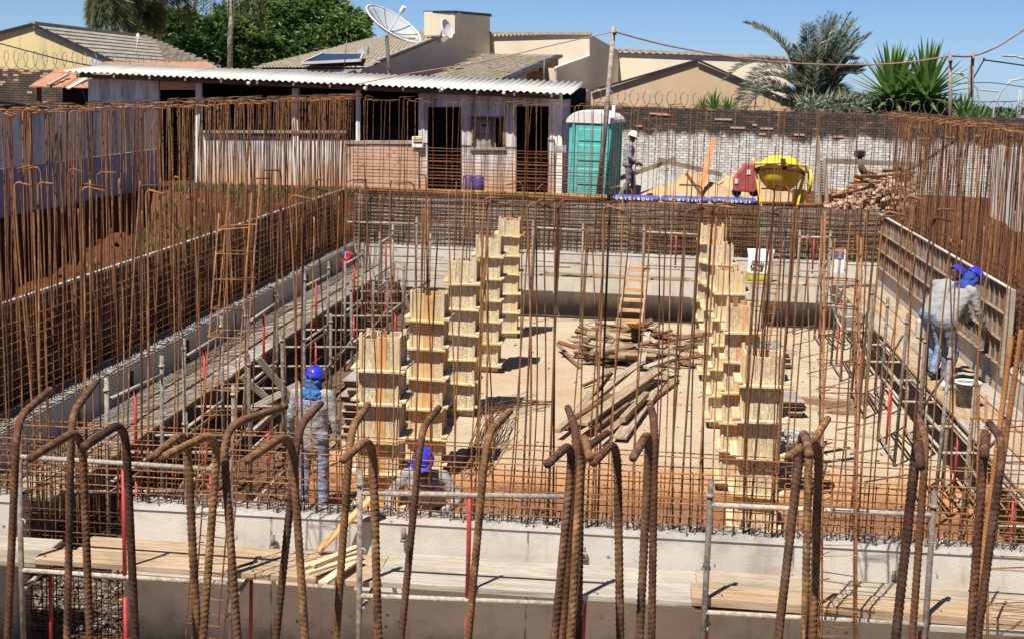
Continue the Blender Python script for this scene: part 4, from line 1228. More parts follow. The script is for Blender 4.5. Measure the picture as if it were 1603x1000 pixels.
Lb = Matrix.Translation(c + Vector((-.08, -.16, .36))) @ Matrix.Rotation(PI / 2, 4, 'X') @ Matrix.Rotation(-.2, 4, 'Z')
for (zz, s) in ((.045, 'SOMA'), (-.055, 'MAX')):
    mb = MB().box((0, zz, 0), (.26, .085, .004)); me = mb.mesh('print_block', M['black']); inst('print_block', me, sk, Lb)
    cu = bpy.data.curves.new('txt', 'FONT'); cu.body = s; cu.size = .095; cu.extrude = .001; cu.align_x = 'CENTER'; cu.align_y = 'CENTER'
    to = bpy.data.objects.new('txt', cu); COL.objects.link(to); bpy.context.view_layer.update()
    me = bpy.data.meshes.new_from_object(to.evaluated_get(bpy.context.evaluated_depsgraph_get())); bpy.data.objects.remove(to)
    me.materials.clear(); me.materials.append(M['bag_white']); inst('sack_lettering', me, sk, Lb @ Matrix.Translation((0, zz, .005)))
cp = thing('hanging_cap', 'blue and red cap hanging on a scaffold post in the far shaded corner', 'cap', PY(543, 405, 27.9))
c = PY(543, 404, 27.9)
MB().lathe([(.0, .12), (.06, .11), (.1, .05), (.11, -.02), (.1, -.1), (.05, -.14), (0, -.15)], 14, c + Vector((0, 0, 0)), Matrix.Rotation(.3, 3, 'Y') @ Matrix.Diagonal((.9, .7, 1.15))).build('cap_crown', M['red_cloth'], cp, True)
MB().lathe([(.0, .03), (.07, .02), (.09, -.05), (.0, -.06)], 12, c + Vector((-.03, -.03, .1)), Matrix.Rotation(.6, 3, 'Y')).build('cap_visor', M['blue_cloth'], cp, True)
sl_ = thing('lettered_board', 'small white board with blue print leaning in the far corner by the red props', 'board', PY(1312, 405, 30.7))
MB().box(PY(1313, 408, 30.7), (.26, .03, .5)).build('panel', M['white_paint'], sl_); MB().box(PY(1313, 400, 30.67), (.2, .02, .08)).build('blue_print', M['blue_print'], sl_); MB().box(PY(1313, 391, 30.67), (.22, .02, .07)).build('orange_print', M['orange_board'], sl_)
# gravel seen through the gap
mb = MB()
for i in range(2600):
    p = Vector((rnd(-5.9, -4.2), rnd(12.4, 15.6), 0)); s = rnd(.015, .045); p.z = .02 + .1 * max(0, fbm(p.x, p.y, 1.2) + .3) * random.random()
    mb.box(p, (s, s * rnd(.6, 1), s * rnd(.5, .9)), Matrix.Rotation(rnd(0, 3), 3, 'Z') @ Matrix.Rotation(rnd(-1, 1), 3, 'X'))
mb.build('gravel', M['gravel'], None, kind='stuff')

# ------------------------------------------------------------------ people
def capsule(mb, a, b, ra, rb, n=14, fx=1, fy=1, xdir=None):
    a, b = Vector(a), Vector(b); d = b - a; L = d.length
    t = d.normalized() if L > 1e-6 else Vector((0, 0, 1))
    x = Vector(xdir) if xdir else (Vector((1, 0, 0)) if abs(t.x) < .85 else Vector((0, 1, 0)))
    x = (x - t * x.dot(t)).normalized(); y = t.cross(x)
    V = []; rings = []
    for i in range(5):
        w = PI / 2 * i / 4.5; rings.append((a - t * ra * math.cos(w), ra * math.sin(w)))
    for i in range(0, 5):
        s = i / 4; rings.append((a.lerp(b, s), ra + (rb - ra) * s))
    for i in range(4, -1, -1):
        w = PI / 2 * i / 4.5; rings.append((b + t * rb * math.cos(w), rb * math.sin(w)))
    rings[0] = (rings[0][0], ra * .05); rings[-1] = (rings[-1][0], rb * .05)
    for c, r in rings:
        for q in range(n):
            w = 2 * PI * q / n
            V.append(c + x * math.cos(w) * r * fx + y * math.sin(w) * r * fy)
    k = len(rings)
    Fc = [(i * n + q, i * n + (q + 1) % n, (i + 1) * n + (q + 1) % n, (i + 1) * n + q) for i in range(k - 1) for q in range(n)]
    Fc.append(tuple(range(n - 1, -1, -1))); Fc.append(tuple((k - 1) * n + q for q in range(n)))
    mb.add(V, Fc)
def fused(name, mb, mat, parent, L, voxel, wr=0, wf=9.0, smooth=3):
    me = mb.mesh(name + '_src', mat)
    o = bpy.data.objects.new(name, me); COL.objects.link(o)
    m = o.modifiers.new('r', 'REMESH'); m.mode = 'VOXEL'; m.voxel_size = voxel
    s = o.modifiers.new('s', 'SMOOTH'); s.iterations = smooth; s.factor = .5
    bpy.context.view_layer.update()
    dg = bpy.context.evaluated_depsgraph_get()
    nm = bpy.data.meshes.new_from_object(o.evaluated_get(dg)); bpy.data.objects.remove(o)
    nm.name = name
    nm.materials.clear(); nm.materials.append(mat)
    if wr:
        nrm = [v.normal.copy() for v in nm.vertices]
        for v, nn in zip(nm.vertices, nrm):
            p = v.co
            f = noise.noise(Vector((p.x * wf, p.y * wf, p.z * wf * 1.7))) + .6 * abs(noise.noise(Vector((p.x * wf * 1.3 + 5, p.y * wf * 1.3, p.z * wf * 3.2)))) * 1.6 - .4
            v.co = p + nn * f * wr
    nm.polygons.foreach_set('use_smooth', [True] * len(nm.polygons))
    o = inst(name, nm, parent, L)
    return o
def hand(mb, wrist, d, palm_n, side, curl=.5, s=1.0):
    """palm, four unequal bent fingers and a side thumb; d: direction of the fingers, palm_n: palm normal"""
    d = Vector(d).normalized(); nrm = Vector(palm_n); nrm = (nrm - d * nrm.dot(d)).normalized(); lat = d.cross(nrm) * side
    w = Vector(wrist)
    capsule(mb, w + d * .02, w + d * .075, .026, .032, 10, 1.25, .55, lat)
    for i, ln in enumerate((.068, .078, .073, .058)):
        b = w + d * .085 + lat * (.03 - .02 * i)
        p = b; dd = d.copy()
        for k in range(3):
            q = p + dd * ln * (.45, .32, .25)[k] * s
            capsule(mb, p, q, .0088 - .0008 * k, .0082 - .0008 * k, 8); p = q
            dd = (dd + nrm * curl * .75).normalized()
    p = w + d * .03 + lat * .028
    q = p + (d * .5 + lat * .8 + nrm * .35).normalized() * .04; capsule(mb, p, q, .0115, .01, 8)
    capsule(mb, q, q + (d * .85 + nrm * .5 + lat * .1).normalized() * .03, .0098, .0085, 8)
def person(label, loc, rotz, J, shirt, trousers, skin, shoe, helmet, scarf=None, head_dir=(0, 1, -.1), curl=.5, hands=None, printed=None, glove=False, tuck=0):
    t = thing('person', label, 'person', loc, rotz, None)
    L = Matrix.Translation(Vector(loc)) @ Matrix.Rotation(rotz, 4, 'Z')
    G = {k: Vector(v) for k, v in J.items()}
    up = (G['head'] - G['neck']).normalized()
    hd = Vector(head_dir); hd = (hd - up * hd.dot(up)).normalized(); hx = hd.cross(up)
    HM = Matrix((hx, hd, up)).transposed()
    body = MB()
    h = G['head']
    capsule(body, h + up * .01, h + up * .035 - hd * .015, .086, .09, 18, .92, 1.06, hx)          # skull
    capsule(body, h - up * .045 + hd * .02, h - up * .075 + hd * .045, .06, .035, 14, 1, 1, hx)    # jaw
    capsule(body, h + hd * .09 + up * .01, h + hd * .108 - up * .025, .008, .014, 8)               # nose
    capsule(body, h + hd * .083 - up * .058 - hx * .015, h + hd * .083 - up * .058 + hx * .015, .009, .009, 8)   # lips
    for s in (-1, 1):
        capsule(body, h + hx * s * .082 - up * .02, h + hx * s * .088 + up * .022, .012, .016, 8, 1, .5)   # ears
    capsule(body, G['neck'] - up * .05, h - up * .04, .056, .052, 12)
    capsule(body, G['pelvis'], G['chest'], .11, .13, 14, 1.2, .8, (1, 0, 0))
    capsule(body, G['sL'], G['sR'], .05, .05, 10)
    for s in 'LR':
        capsule(body, G['s' + s], G['e' + s], .046, .036, 10); capsule(body, G['e' + s], G['w' + s], .036, .025, 10)
        capsule(body, G['h' + s], G['k' + s], .075, .05, 12); capsule(body, G['k' + s], G['a' + s], .05, .034, 12)
        capsule(body, G['a' + s] - Vector((0, 0, .02)), G['t' + s], .035, .03, 10)
        dd = (G['w' + s] - G['e' + s]).normalized()
        hn = hands[s] if hands else (dd, (1, 0, 0) if s == 'L' else (-1, 0, 0))
        hand(body, G['w' + s], hn[0], hn[1], 1 if s == 'L' else -1, curl)
    fused('body', body, M[skin], t, L, .0085, 0, smooth=2)
    for s in (-1, 1):
        MB().lathe([(0, -.009), (.009, 0), (0, .009)], 8, h + hd * .087 + hx * s * .032 + up * .018).build('eye', M['black'], t).matrix_basis = L @ Matrix.Translation(h + hd * .089 + hx * s * .032 + up * .01)
    sh = MB()
    capsule(sh, G['pelvis'] + Vector((0, 0, .0)) - (G['chest'] - G['pelvis']).normalized() * tuck, G['chest'], .15, .165, 18, 1.22, .84, (1, 0, 0))
    capsule(sh, G['chest'], G['neck'] - up * .06, .155, .09, 16, 1.15, .8, (1, 0, 0))
    capsule(sh, G['sL'] * .88 + G['sR'] * .12, G['sR'] * .88 + G['sL'] * .12, .078, .078, 12)
    for s in 'LR':
        capsule(sh, G['s' + s], G['e' + s], .072, .06, 12)
        capsule(sh, G['e' + s], G['e' + s].lerp(G['w' + s], .93), .06, .046, 12)
    fused('shirt', sh, M[shirt], t, L, .013, .012)
    tr = MB()
    capsule(tr, G['hL'], G['hR'], .118, .118, 14, 1, .92)
    capsule(tr, (G['hL'] + G['hR']) / 2, G['pelvis'], .13, .13, 14, 1.1, .85, (1, 0, 0))
    for s in 'LR':
        capsule(tr, G['h' + s], G['k' + s], .098, .075, 14); capsule(tr, G['k' + s], G['a' + s] + (G['k' + s] - G['a' + s]) * .08, .073, .062, 14)
    fused('trousers', tr, M[trousers], t, L, .013, .012)
    for s in 'LR':
        fo = MB(); f = (G['t' + s] - G['a' + s])
        capsule(fo, G['a' + s] + Vector((0, 0, .02)), G['a' + s] - Vector((0, 0, .03)), .052, .045, 12)
        capsule(fo, G['a' + s] - Vector((0, 0, .035)) - f.normalized() * .03, G['t' + s], .042, .04, 12, 1.15, .9)
        fused('shoe', fo, M[shoe], t, L, .01)
    # helmet: dome, brim, ridge
    hm = MB(); prof = [(.001, .128), (.035, .125), (.07, .108), (.098, .078), (.113, .04), (.119, .0), (.121, -.005), (.116, -.006), (.108, .03), (.09, .07), (.001, .118)]
    hm.lathe(prof, 28)
    hm.v = [Vector((v.x * .98, v.y * 1.16, v.z)) for v in hm.v]
    V = []
    for i in range(13):
        w = PI * (.5 + (i - 6) / 6 * .42)
        V.append((math.cos(w) * .117, math.sin(w) * .137, .0)); V.append((math.cos(w) * .128, math.sin(w) * .137 + .05 * math.sin(w), -.012))
    hm.add(V, [(2 * i, 2 * i + 1, 2 * i + 3, 2 * i + 2) for i in range(12)]); hm.add([Vector(v) + Vector((0, 0, .004)) for v in V], [(2 * i, 2 * i + 2, 2 * i + 3, 2 * i + 1) for i in range(12)])
    hm.tube([(0, .125 * math.cos(PI * i / 10) * 1.02, .131 * math.sin(PI * i / 10) ** .8 if 0 < i < 10 else .01) for i in range(11)], .009, 8)
    me = hm.mesh('helmet', M[helmet], True)
    inst('helmet', me, t, L @ Matrix.Translation(h + up * .035) @ HM.to_4x4())
    if scarf:
        sc = MB()
        bk = -hd
        capsule(sc, h - up * .0 + bk * .06, G['neck'] + up * .0 + bk * .05, .085, .08, 14, 1.05, .7, hx)
        capsule(sc, h + hx * .07 - up * .02, G['neck'] + hx * .06, .04, .05, 10)
        capsule(sc, h - hx * .07 - up * .02, G['neck'] - hx * .06, .04, .05, 10)
        capsule(sc, G['neck'] + up * .0, G['neck'] - up * .03 + bk * .03, .095, .115, 14, 1.25, .8, hx)
        fused('neck_cloth', sc, M[scarf], t, L, .011, .014, 14)
    if printed:
        txt, size, pos, nrm, upv = printed
        nrm = Vector(nrm).normalized(); u = Vector(upv); u = (u - nrm * u.dot(nrm)).normalized(); x = u.cross(nrm)
        cu = bpy.data.curves.new('txt', 'FONT'); cu.body = txt; cu.size = size; cu.extrude = .0015; cu.align_x = 'CENTER'; cu.align_y = 'CENTER'
        to = bpy.data.objects.new('txt', cu); COL.objects.link(to); bpy.context.view_layer.update()
        me = bpy.data.meshes.new_from_object(to.evaluated_get(bpy.context.evaluated_depsgraph_get())); bpy.data.objects.remove(to)
        me.materials.clear(); me.materials.append(M['blue_print'])
        inst('shirt_print', me, t, L @ Matrix.Translation(Vector(pos)) @ Matrix((x, u, nrm)).transposed().to_4x4())
    return t
stand = dict(pelvis=(0, 0, .98), chest=(0, -.01, 1.28), neck=(0, .0, 1.45), head=(0.01, .02, 1.59), sL=(-.2, 0, 1.41), sR=(.2, 0, 1.41),
             eL=(-.275, -.02, 1.13), eR=(.27, -.01, 1.13), wL=(-.29, .07, .88), wR=(.3, .04, .87), hL=(-.1, 0, .92), hR=(.1, 0, .92),
             kL=(-.11, .05, .5), kR=(.12, .02, .5), aL=(-.12, -.02, .1), aR=(.14, -.02, .1), tL=(-.15, .15, .045), tR=(.19, .15, .045))
p = PY(490, 592, 16.6)
person('standing man seen from behind in blue helmet, blue scarf, grey shirt and pale jeans', (p.x + .0, 16.6, 0), R(-6), stand, 'shirt', 'jeans', 'skin', 'boot', 'helmet', 'blue_cloth',
       printed=('ROIDE ENG', .062, (-.01, -.165, 1.335), (0, -1, .08), (0, 0, 1)), tuck=.16)
crouch = dict(pelvis=(0, -.1, .74), chest=(0, .08, .98), neck=(0, .15, 1.13), head=(0, .21, 1.25), sL=(-.2, .1, 1.08), sR=(.2, .1, 1.08),
              eL=(-.36, .12, .86), eR=(.36, .14, .86), wL=(-.26, .38, .8), wR=(.3, .4, .8), hL=(-.11, -.1, .68), hR=(.11, -.1, .68),
              kL=(-.2, .3, .5), kR=(.2, .28, .5), aL=(-.18, -.02, .1), aR=(.18, -.04, .1), tL=(-.22, .16, .045), tR=(.22, .14, .045))
p = PY(668, 692, 16.2)
person('crouching man facing the viewer in blue helmet and light grey shirt behind the near wall', (PY(670, 700, 14.6).x, 14.6, 0), R(176), crouch, 'shirt', 'trousers', 'skin_dark', 'boot', 'helmet',
       None, head_dir=(0, 1, -.35), hands={'L': ((.6, .7, -.2), (0, 0, -1)), 'R': ((-.3, .8, -.2), (0, 0, -1))}, printed=('EMB', .05, (-.1, .225, .98), (0, 1, .25), (0, 0, 1)))
# the two men working on the form panels: local +Y looks along +X of the site
bendA = dict(pelvis=(0, -.08, .98), chest=(0, .13, 1.27), neck=(0, .25, 1.42), head=(0, .36, 1.53), sL=(-.19, .19, 1.37), sR=(.19, .19, 1.37),
             eL=(-.25, .24, 1.09), eR=(.24, .27, 1.09), wL=(-.2, .42, .88), wR=(.2, .46, .86), hL=(-.1, -.1, .92), hR=(.1, -.1, .92),
             kL=(-.12, .08, .5), kR=(.14, -.02, .5), aL=(-.13, .1, .1), aR=(.17, -.16, .1), tL=(-.14, .27, .045), tR=(.2, 0, .045))
c = PZ(1498, 600, 1.02)
person('nearer bending man on the platform, blue helmet, navy scarf, grey shirt and white boots', (c.x - .22, 20.75, 1.02), R(-58), bendA, 'shirt', 'trousers', 'skin', 'white_shoe', 'helmet', 'navy_cloth', head_dir=(0, .7, -.7),
       hands={'L': ((.1, .6, -.5), (0, 0, -1)), 'R': ((-.1, .6, -.5), (0, 0, -1))}, printed=('ENG', .07, (-.02, .075, 1.42), (0, -.72, .62), (0, .6, .6)))
bendB = dict(bendA); bendB.update(chest=(0, .1, 1.24), neck=(0, .2, 1.39), head=(0.02, .3, 1.48), sL=(-.19, .15, 1.33), sR=(.19, .15, 1.33), eL=(-.25, .25, 1.08), eR=(.24, .28, 1.08))
person('farther bending man half hidden behind his workmate on the platform, pale jeans, black boots', (c.x - .28, 21.45, 1.02), R(-55), bendB, 'shirt', 'jeans', 'skin_dark', 'boot', 'helmet', None, head_dir=(0, .8, -.5))
walk = dict(stand); walk.update(kL=(-.1, .16, .5), aL=(-.1, .2, .1), tL=(-.1, .38, .045), kR=(.1, .02, .5), aR=(.1, -.2, .12), tR=(.1, -.03, .045), chest=(0, .02, 1.28), neck=(0, .05, 1.45), head=(0, .09, 1.585),
                                eL=(-.24, -.04, 1.12), wL=(-.2, .16, .98), eR=(.24, -.02, 1.12), wR=(.2, .2, .98))
p = PY(981, 310, 37)
person('man in white helmet and grey work clothes walking past the turquoise toilet cabin', (p.x, 37, 2.2), R(-80), walk, 'shirt', 'trousers', 'skin_dark', 'boot', 'helmet_white', None, head_dir=(0, 1, -.3))

# ------------------------------------------------------------------ beyond the pit: hoarding, shed, yard
hd = thing('hoarding', 'tall board hoarding, white above and blue below, along the cut bank', 'fence', (-12.5, 30, 2.2))
y = 20.0
while y < 36.4:
    w = min(.42, 36.55 - y)
    MB().box((-12.5 + rnd(-.012, .012), y + w / 2, 3.69), (.03, w - .012, 1.06)).build('upper_board', M['white_wall'], hd)
    MB().box((-12.5, y + w / 2, 2.62), (.045, w - .008, 1.06)).build('lower_board', M['lilac'], hd)
    MB().box((-12.5, y + w / 2, 4.235), (.07, w - .005, .03)).build('top_batten', M['white_paint'], hd)
    y += .42
MB().box((-12.49, 36.6, 3.2), (.07, .07, 2.1)).build('end_post', M['plank_pale'], hd)
# black pipes and sheet stacked behind the hoarding
for i in range(9):
    A = PY(-60, 150 + i * 4, 36 + i * .2); B = PY(100 + rnd(-10, 25), 172 + i * 1.5, 33.5 + i * .2)
    props(tube('plastic_pipe', [A, B], .05, M['black'], None, 10), 'black pipe %s in the sloping bundle piled behind the hoarding' % ('topmost', 'second', 'third', 'fourth', 'fifth', 'sixth', 'seventh', 'eighth', 'lowest')[i], 'pipe', 'black pipes piled behind the hoarding')
props(MB().slab([PY(-40, 160, 36), PY(120, 176, 35), PY(150, 205, 35), PY(-40, 215, 35)], (0, .5, 0)).build('black_sheeting', M['black'], None), 'black plastic sheeting bunched behind the hoarding', 'tarpaulin')

def slabpx(name, pts, Y, mat, parent, back=(0, .15, 0)):
    P = [PY(p[0], p[1], p[2] if len(p) > 2 else Y) for p in pts]
    return MB().slab(P, back).build(name, mat, parent)
shed = thing('site_shed', 'long low site shed with white corrugated roof, open bays and two dark doorways', 'shed', (-8.5, 39, 2.2))
SY = 38.3
def rect(x0, y0, x1, y1): return [(x0, y0), (x1, y0), (x1, y1), (x0, y1)]
# corrugated roof sheets
eL, eR = PY(100, 112, 37.75), PY(888, 147, 37.75)
rL, rR = PY(168, 101, 41.2), PY(911, 129, 41.2)
n = 13
for i in range(n):
    a, b = i / n, (i + 1) / n + .006
    V = []; Fc = []; k = 26
    dz = .006 * (i % 2)
    for q in range(k + 1):
        f = a + (b - a) * q / k
        wv = .028 * math.cos(q / k * 2 * PI * 6.5)
        e = eL.lerp(eR, f) + Vector((0, rnd(-.0, .0), wv + dz)); r_ = rL.lerp(rR, f) + Vector((0, 0, wv + dz))
        V += [e, r_, e - Vector((0, 0, .008)), r_ - Vector((0, 0, .008))]
    for q in range(k):
        o = q * 4
        Fc += [(o, o + 4, o + 5, o + 1), (o + 2, o + 3, o + 7, o + 6), (o, o + 2, o + 6, o + 4), (o + 1, o + 5, o + 7, o + 3)]
    MB().add(V, Fc).build('roof_sheet', M['sheet'], shed, True)
    for f in (.2, .55, .9):
        m = eL.lerp(eR, a + (b - a) * .1).lerp(rL.lerp(rR, a + (b - a) * .1), f) + Vector((0, 0, .03))
MB().board(eL + Vector((.3, .12, -.1)), eR + Vector((-.2, .12, -.1)), .06, .1).build('eave_beam', M['old_wood'], shed)
for f in np.linspace(.03, .97, 14):
    e = eL.lerp(eR, f); r_ = rL.lerp(rR, f)
    MB().board(e + Vector((0, -.02, -.075)), r_ - Vector((0, 0, .09)), .05, .07).build('rafter', M['plank'], shed)
# rear and end walls keep the inside dark
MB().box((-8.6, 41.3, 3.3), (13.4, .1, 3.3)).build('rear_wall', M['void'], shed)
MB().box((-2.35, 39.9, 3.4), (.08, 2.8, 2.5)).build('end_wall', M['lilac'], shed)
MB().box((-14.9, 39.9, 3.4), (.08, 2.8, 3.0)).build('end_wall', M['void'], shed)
slabpx('front_board', rect(138, 124, 248, 300), SY, M['white_wall'], shed)
slabpx('lintel_board', rect(250, 124, 308, 141), SY, M['pine_orange'], shed)
slabpx('post', rect(306, 128, 314, 312), SY - .06, M['white_wall'], shed)
slabpx('post', rect(457, 139, 467, 300), SY - .06, M['white_wall'], shed)
slabpx('post', rect(557, 141, 563, 300), SY - .06, M['white_wall'], shed)
slabpx('low_wall', [(316, 209), (541, 220), (541, 305), (316, 305)], SY, M['shed_white'], shed)
bw = MB()
for r_ in range(14):
    for c_ in range(26):
        if random.random() < .86: continue
        p = PY(543 + (c_ + .5 * (r_ % 2)) * 4.4, 227 + r_ * 5.2, SY)
        if p.x > PY(655, 230, SY).x: continue
        bw.box(p, (.068 + .0, .14, .078))
bo = bw.build('low_brick_course', M['brick_red'], shed, kind='stuff')
slabpx('low_wall_core', rect(541, 225, 655, 305), SY - .066, m_render('salmon_render', (.56, .37, .26), .6, (.4, .2, .12)), shed, (0, .12, 0))
slabpx('counter_board', rect(541, 221, 655, 226), SY - .1, M['plank_pale'], shed, (0, .3, 0))
slabpx('counter_board', rect(316, 205, 541, 209), SY - .1, M['plank_pale'], shed, (0, .3, 0))
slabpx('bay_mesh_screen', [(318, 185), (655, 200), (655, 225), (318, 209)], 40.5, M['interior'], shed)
slabpx('wall_board', rect(655, 147, 669, 306), SY, M['shed_white'], shed)
slabpx('wall_board', rect(723, 147, 739, 306), SY, M['shed_white'], shed)
slabpx('wall_board', rect(789, 147, 808, 306), SY, M['shed_white'], shed)
slabpx('wall_board', rect(739, 147, 789, 184), SY, M['shed_white'], shed)
slabpx('wall_board', rect(739, 234, 789, 306), SY, M['shed_white'], shed)
slabpx('wall_board', rect(669, 147, 723, 168), SY, M['shed_white'], shed)
slabpx('wall_board', rect(808, 147, 859, 167), SY, M['shed_white'], shed)
slabpx('wall_board', rect(859, 147, 880, 306), SY, M['white_wall'], shed)
slabpx('door_post', rect(858, 216, 867, 318), SY - .1, M['shed_white'], shed, (0, .08, 0))
wf_ = slabpx('window', rect(738, 183, 790, 186), SY - .03, M['old_wood'], shed, (0, .2, 0))
slabpx('frame', rect(738, 183, 741, 235), SY - .03, M['old_wood'], wf_, (0, .2, 0)); slabpx('frame', rect(787, 183, 790, 235), SY - .03, M['old_wood'], wf_, (0, .2, 0)); slabpx('sill', rect(736, 232, 792, 236), SY - .06, M['plank_pale'], wf_, (0, .2, 0))
slabpx('shutter', rect(741, 187, 768, 232), SY + .1, M['ply_grey'], wf_, (0, .03, 0)); slabpx('shutter', rect(767, 187, 776, 232), SY + .13, M['plank'], wf_, (0, .03, 0))
ps = slabpx('poster', rect(752, 193, 766, 208), SY + .05, M['poster'], wf_, (0, .01, 0)); slabpx('printed_strip', rect(753, 194.5, 765, 198.5), SY + .03, M['black'], ps if False else wf_, (0, .01, 0))
for q in range(3): slabpx('printed_strip', rect(753, 200.5 + q * 2.4, 764, 201.3 + q * 2.4), SY + .03, M['interior'], wf_, (0, .01, 0))
pp = slabpx('poster', rect(645, 214, 662, 232), SY - .12, M['white_paint'], shed, (0, .01, 0)); slabpx('poster_band', rect(646, 215, 661, 219), SY - .135, M['yellow_paint'], pp, (0, .01, 0)); slabpx('poster_band', rect(647, 222, 660, 224), SY - .135, M['black'], pp, (0, .01, 0))
for (px, py) in ((389, 131), (572, 139), (692, 141), (789, 146)):
    MB().lathe([(0, .05), (.04, .045), (.055, 0), (.04, -.045), (0, -.05)], 12, PY(px, py, 37.8)).build('eave_lamp', M['white_paint'], shed, True)
# faded lean-to roof behind the hoarding
lt = thing('lean_to_roof', 'faded terracotta sheet lean-to beside the mouldy brick wall', 'shed', PY(95, 250, 42))
def corr(name, A, B, C, D, n, amp, mat, parent):
    V = []; Fc = []
    for q in range(n + 1):
        f = q / n; w = Vector((0, 0, amp * math.cos(q * PI)))
        V += [Vector(A).lerp(B, f) + w, Vector(D).lerp(C, f) + w]
    for q in range(n): Fc.append((2 * q, 2 * q + 2, 2 * q + 3, 2 * q + 1))
    V2 = [v - Vector((0, 0, .01)) for v in V]; m = len(V)
    Fc += [tuple(m + i for i in reversed(f)) for f in Fc]
    return MB().add(V + V2, Fc).build(name, mat, parent, True)
corr('roof_sheet', PY(45, 136, 41), PY(100, 137, 41), PY(150, 103, 44.5), PY(92, 107, 44.5), 30, .02, M['clay'], lt)
corr('roof_sheet', PY(101, 137, 41), PY(140, 138, 41), PY(205, 100, 44.5), PY(151, 103, 44.5), 22, .02, M['clay'], lt)
corr('roof_sheet', PY(140, 112, 43), PY(345, 110, 43), PY(322, 97, 47), PY(165, 97, 47), 90, .02, M['clay'], lt)
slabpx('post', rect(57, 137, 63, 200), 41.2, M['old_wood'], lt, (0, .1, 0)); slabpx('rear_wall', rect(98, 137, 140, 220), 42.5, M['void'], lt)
MB().board(PY(75, 134, 40.9), PY(106, 117, 42.3), .1, .05).build('batten', M['plank_pale'], lt); MB().board(PY(107, 139, 40.9), PY(139, 121, 42), .12, .04).build('batten', M['white_paint'], lt)
# bars stored in the shed bay
for k, (x0, x1, y0, y1) in enumerate([(250, 300, 215, 300), (560, 655, 258, 302), (672, 722, 232, 300), (812, 856, 240, 300)]):
    t = thing('stored_bars', ['rusty bars stacked in the doorway at the hoarding end', 'rusty bars stacked under the brick counter', 'rusty bars stacked inside the doorway beside the counter', 'rusty bars stacked inside the doorway beside the toilet cabin'][k], 'reinforcement', PY((x0 + x1) / 2, y1, SY + .8))
    for i in range(int((y1 - y0) / 5)):
        for dd in (0, .25):
            yy = y0 + i * 5 + rnd(-1, 1)
            tube('bar', [PY(x0 + rnd(-2, 2), yy, SY + .8 + dd), PY(x1 + rnd(-2, 2), yy + rnd(-1, 1), SY + .8 + dd)], .014, M['rust'], t, 5)
# blue drums
dr = thing('plastic_drum', 'pair-lobed blue plastic drum standing against the white shed wall', 'drum', PY(741, 300, 37.4))
for dx in (-.13, .13):
    MB().lathe([(0, 0), (.14, 0), (.15, .03), (.15, .2), (.158, .22), (.15, .24), (.15, .4), (.12, .46), (.07, .48), (0, .485)], 20, PY(741, 304, 37.4) + Vector((dx, 0, 0))).build('drum_body', M['purple'], dr, True)

# toilet cabin
tc = thing('portable_toilet', 'turquoise portable toilet cabin with a domed pale grey roof beside the shed', 'portable toilet', (-1.45, 37.9, 2.2), R(-14))
L = Matrix.Translation((-1.45, 37.9, 2.2)) @ Matrix.Rotation(R(-14), 4, 'Z')
def LB(name, c, d, mat, bev=.02):
    mb = MB().box(c, d); me = mb.mesh(name, M[mat])
    if bev:
        bm = bmesh.new(); bm.from_mesh(me); bmesh.ops.bevel(bm, geom=bm.edges[:], offset=bev, segments=2, affect='EDGES', profile=.5); bm.to_mesh(me); bm.free()
    return inst(name, me, tc, L)
LB('cabin_wall', (0, 0, 1.0), (1.12, 1.1, 1.9), 'teal', .05)
LB('base_skid', (0, 0, .06), (1.2, 1.16, .12), 'black')
LB('door', (.02, -.56, 1.0), (.78, .05, 1.78), 'teal', .02)
for z in (.55, 1.15, 1.6): LB('door_panel', (.02, -.59, z), (.6, .03, .4 if z < 1.5 else .3), 'teal', .012)
LB('door_frame', (-.42, -.57, 1.0), (.07, .06, 1.86), 'teal', .012); LB('door_frame', (.46, -.57, 1.0), (.07, .06, 1.86), 'teal', .012)
LB('latch', (.36, -.62, 1.05), (.05, .04, .12), 'black', .005)
for s in (-1, 1):
    for q in range(4): LB('side_rib', (s * .57, -.36 + .24 * q, 1.0), (.04, .05, 1.75), 'teal', .01)
V = []; Fc = []; k = 14
for i in range(k + 1):
    w = PI * i / k
    for yy in (-.62, -.5, .5, .6):
        V.append((.62 * -math.cos(w), yy, 1.93 + .3 * math.sin(w) ** .9 - (.03 if abs(yy) > .55 else 0)))
for i in range(k):
    for q in range(3): Fc.append((i * 4 + q, i * 4 + 4 + q, i * 4 + 5 + q, i * 4 + 1 + q))
Fc.append(tuple(i * 4 for i in range(k + 1))); Fc.append(tuple(i * 4 + 3 for i in reversed(range(k + 1)))); 
rf = MB().add(V, Fc).mesh('domed_roof', M['grey_roof'], False); inst('domed_roof', rf, tc, L)
inst('vent_pipe', MB().tube([(.35, .35, 1.9), (.35, .35, 2.35)], .05, 12).mesh('vent_pipe', M['grey_roof'], True), tc, L)
# masonry block on post beside the cabin
props(slabpx('concrete_block', rect(868, 229, 886, 240), 37.6, M['cement_grey'], None, (0, .3, 0)), 'grey block resting at the shed corner beside the toilet cabin', 'block')

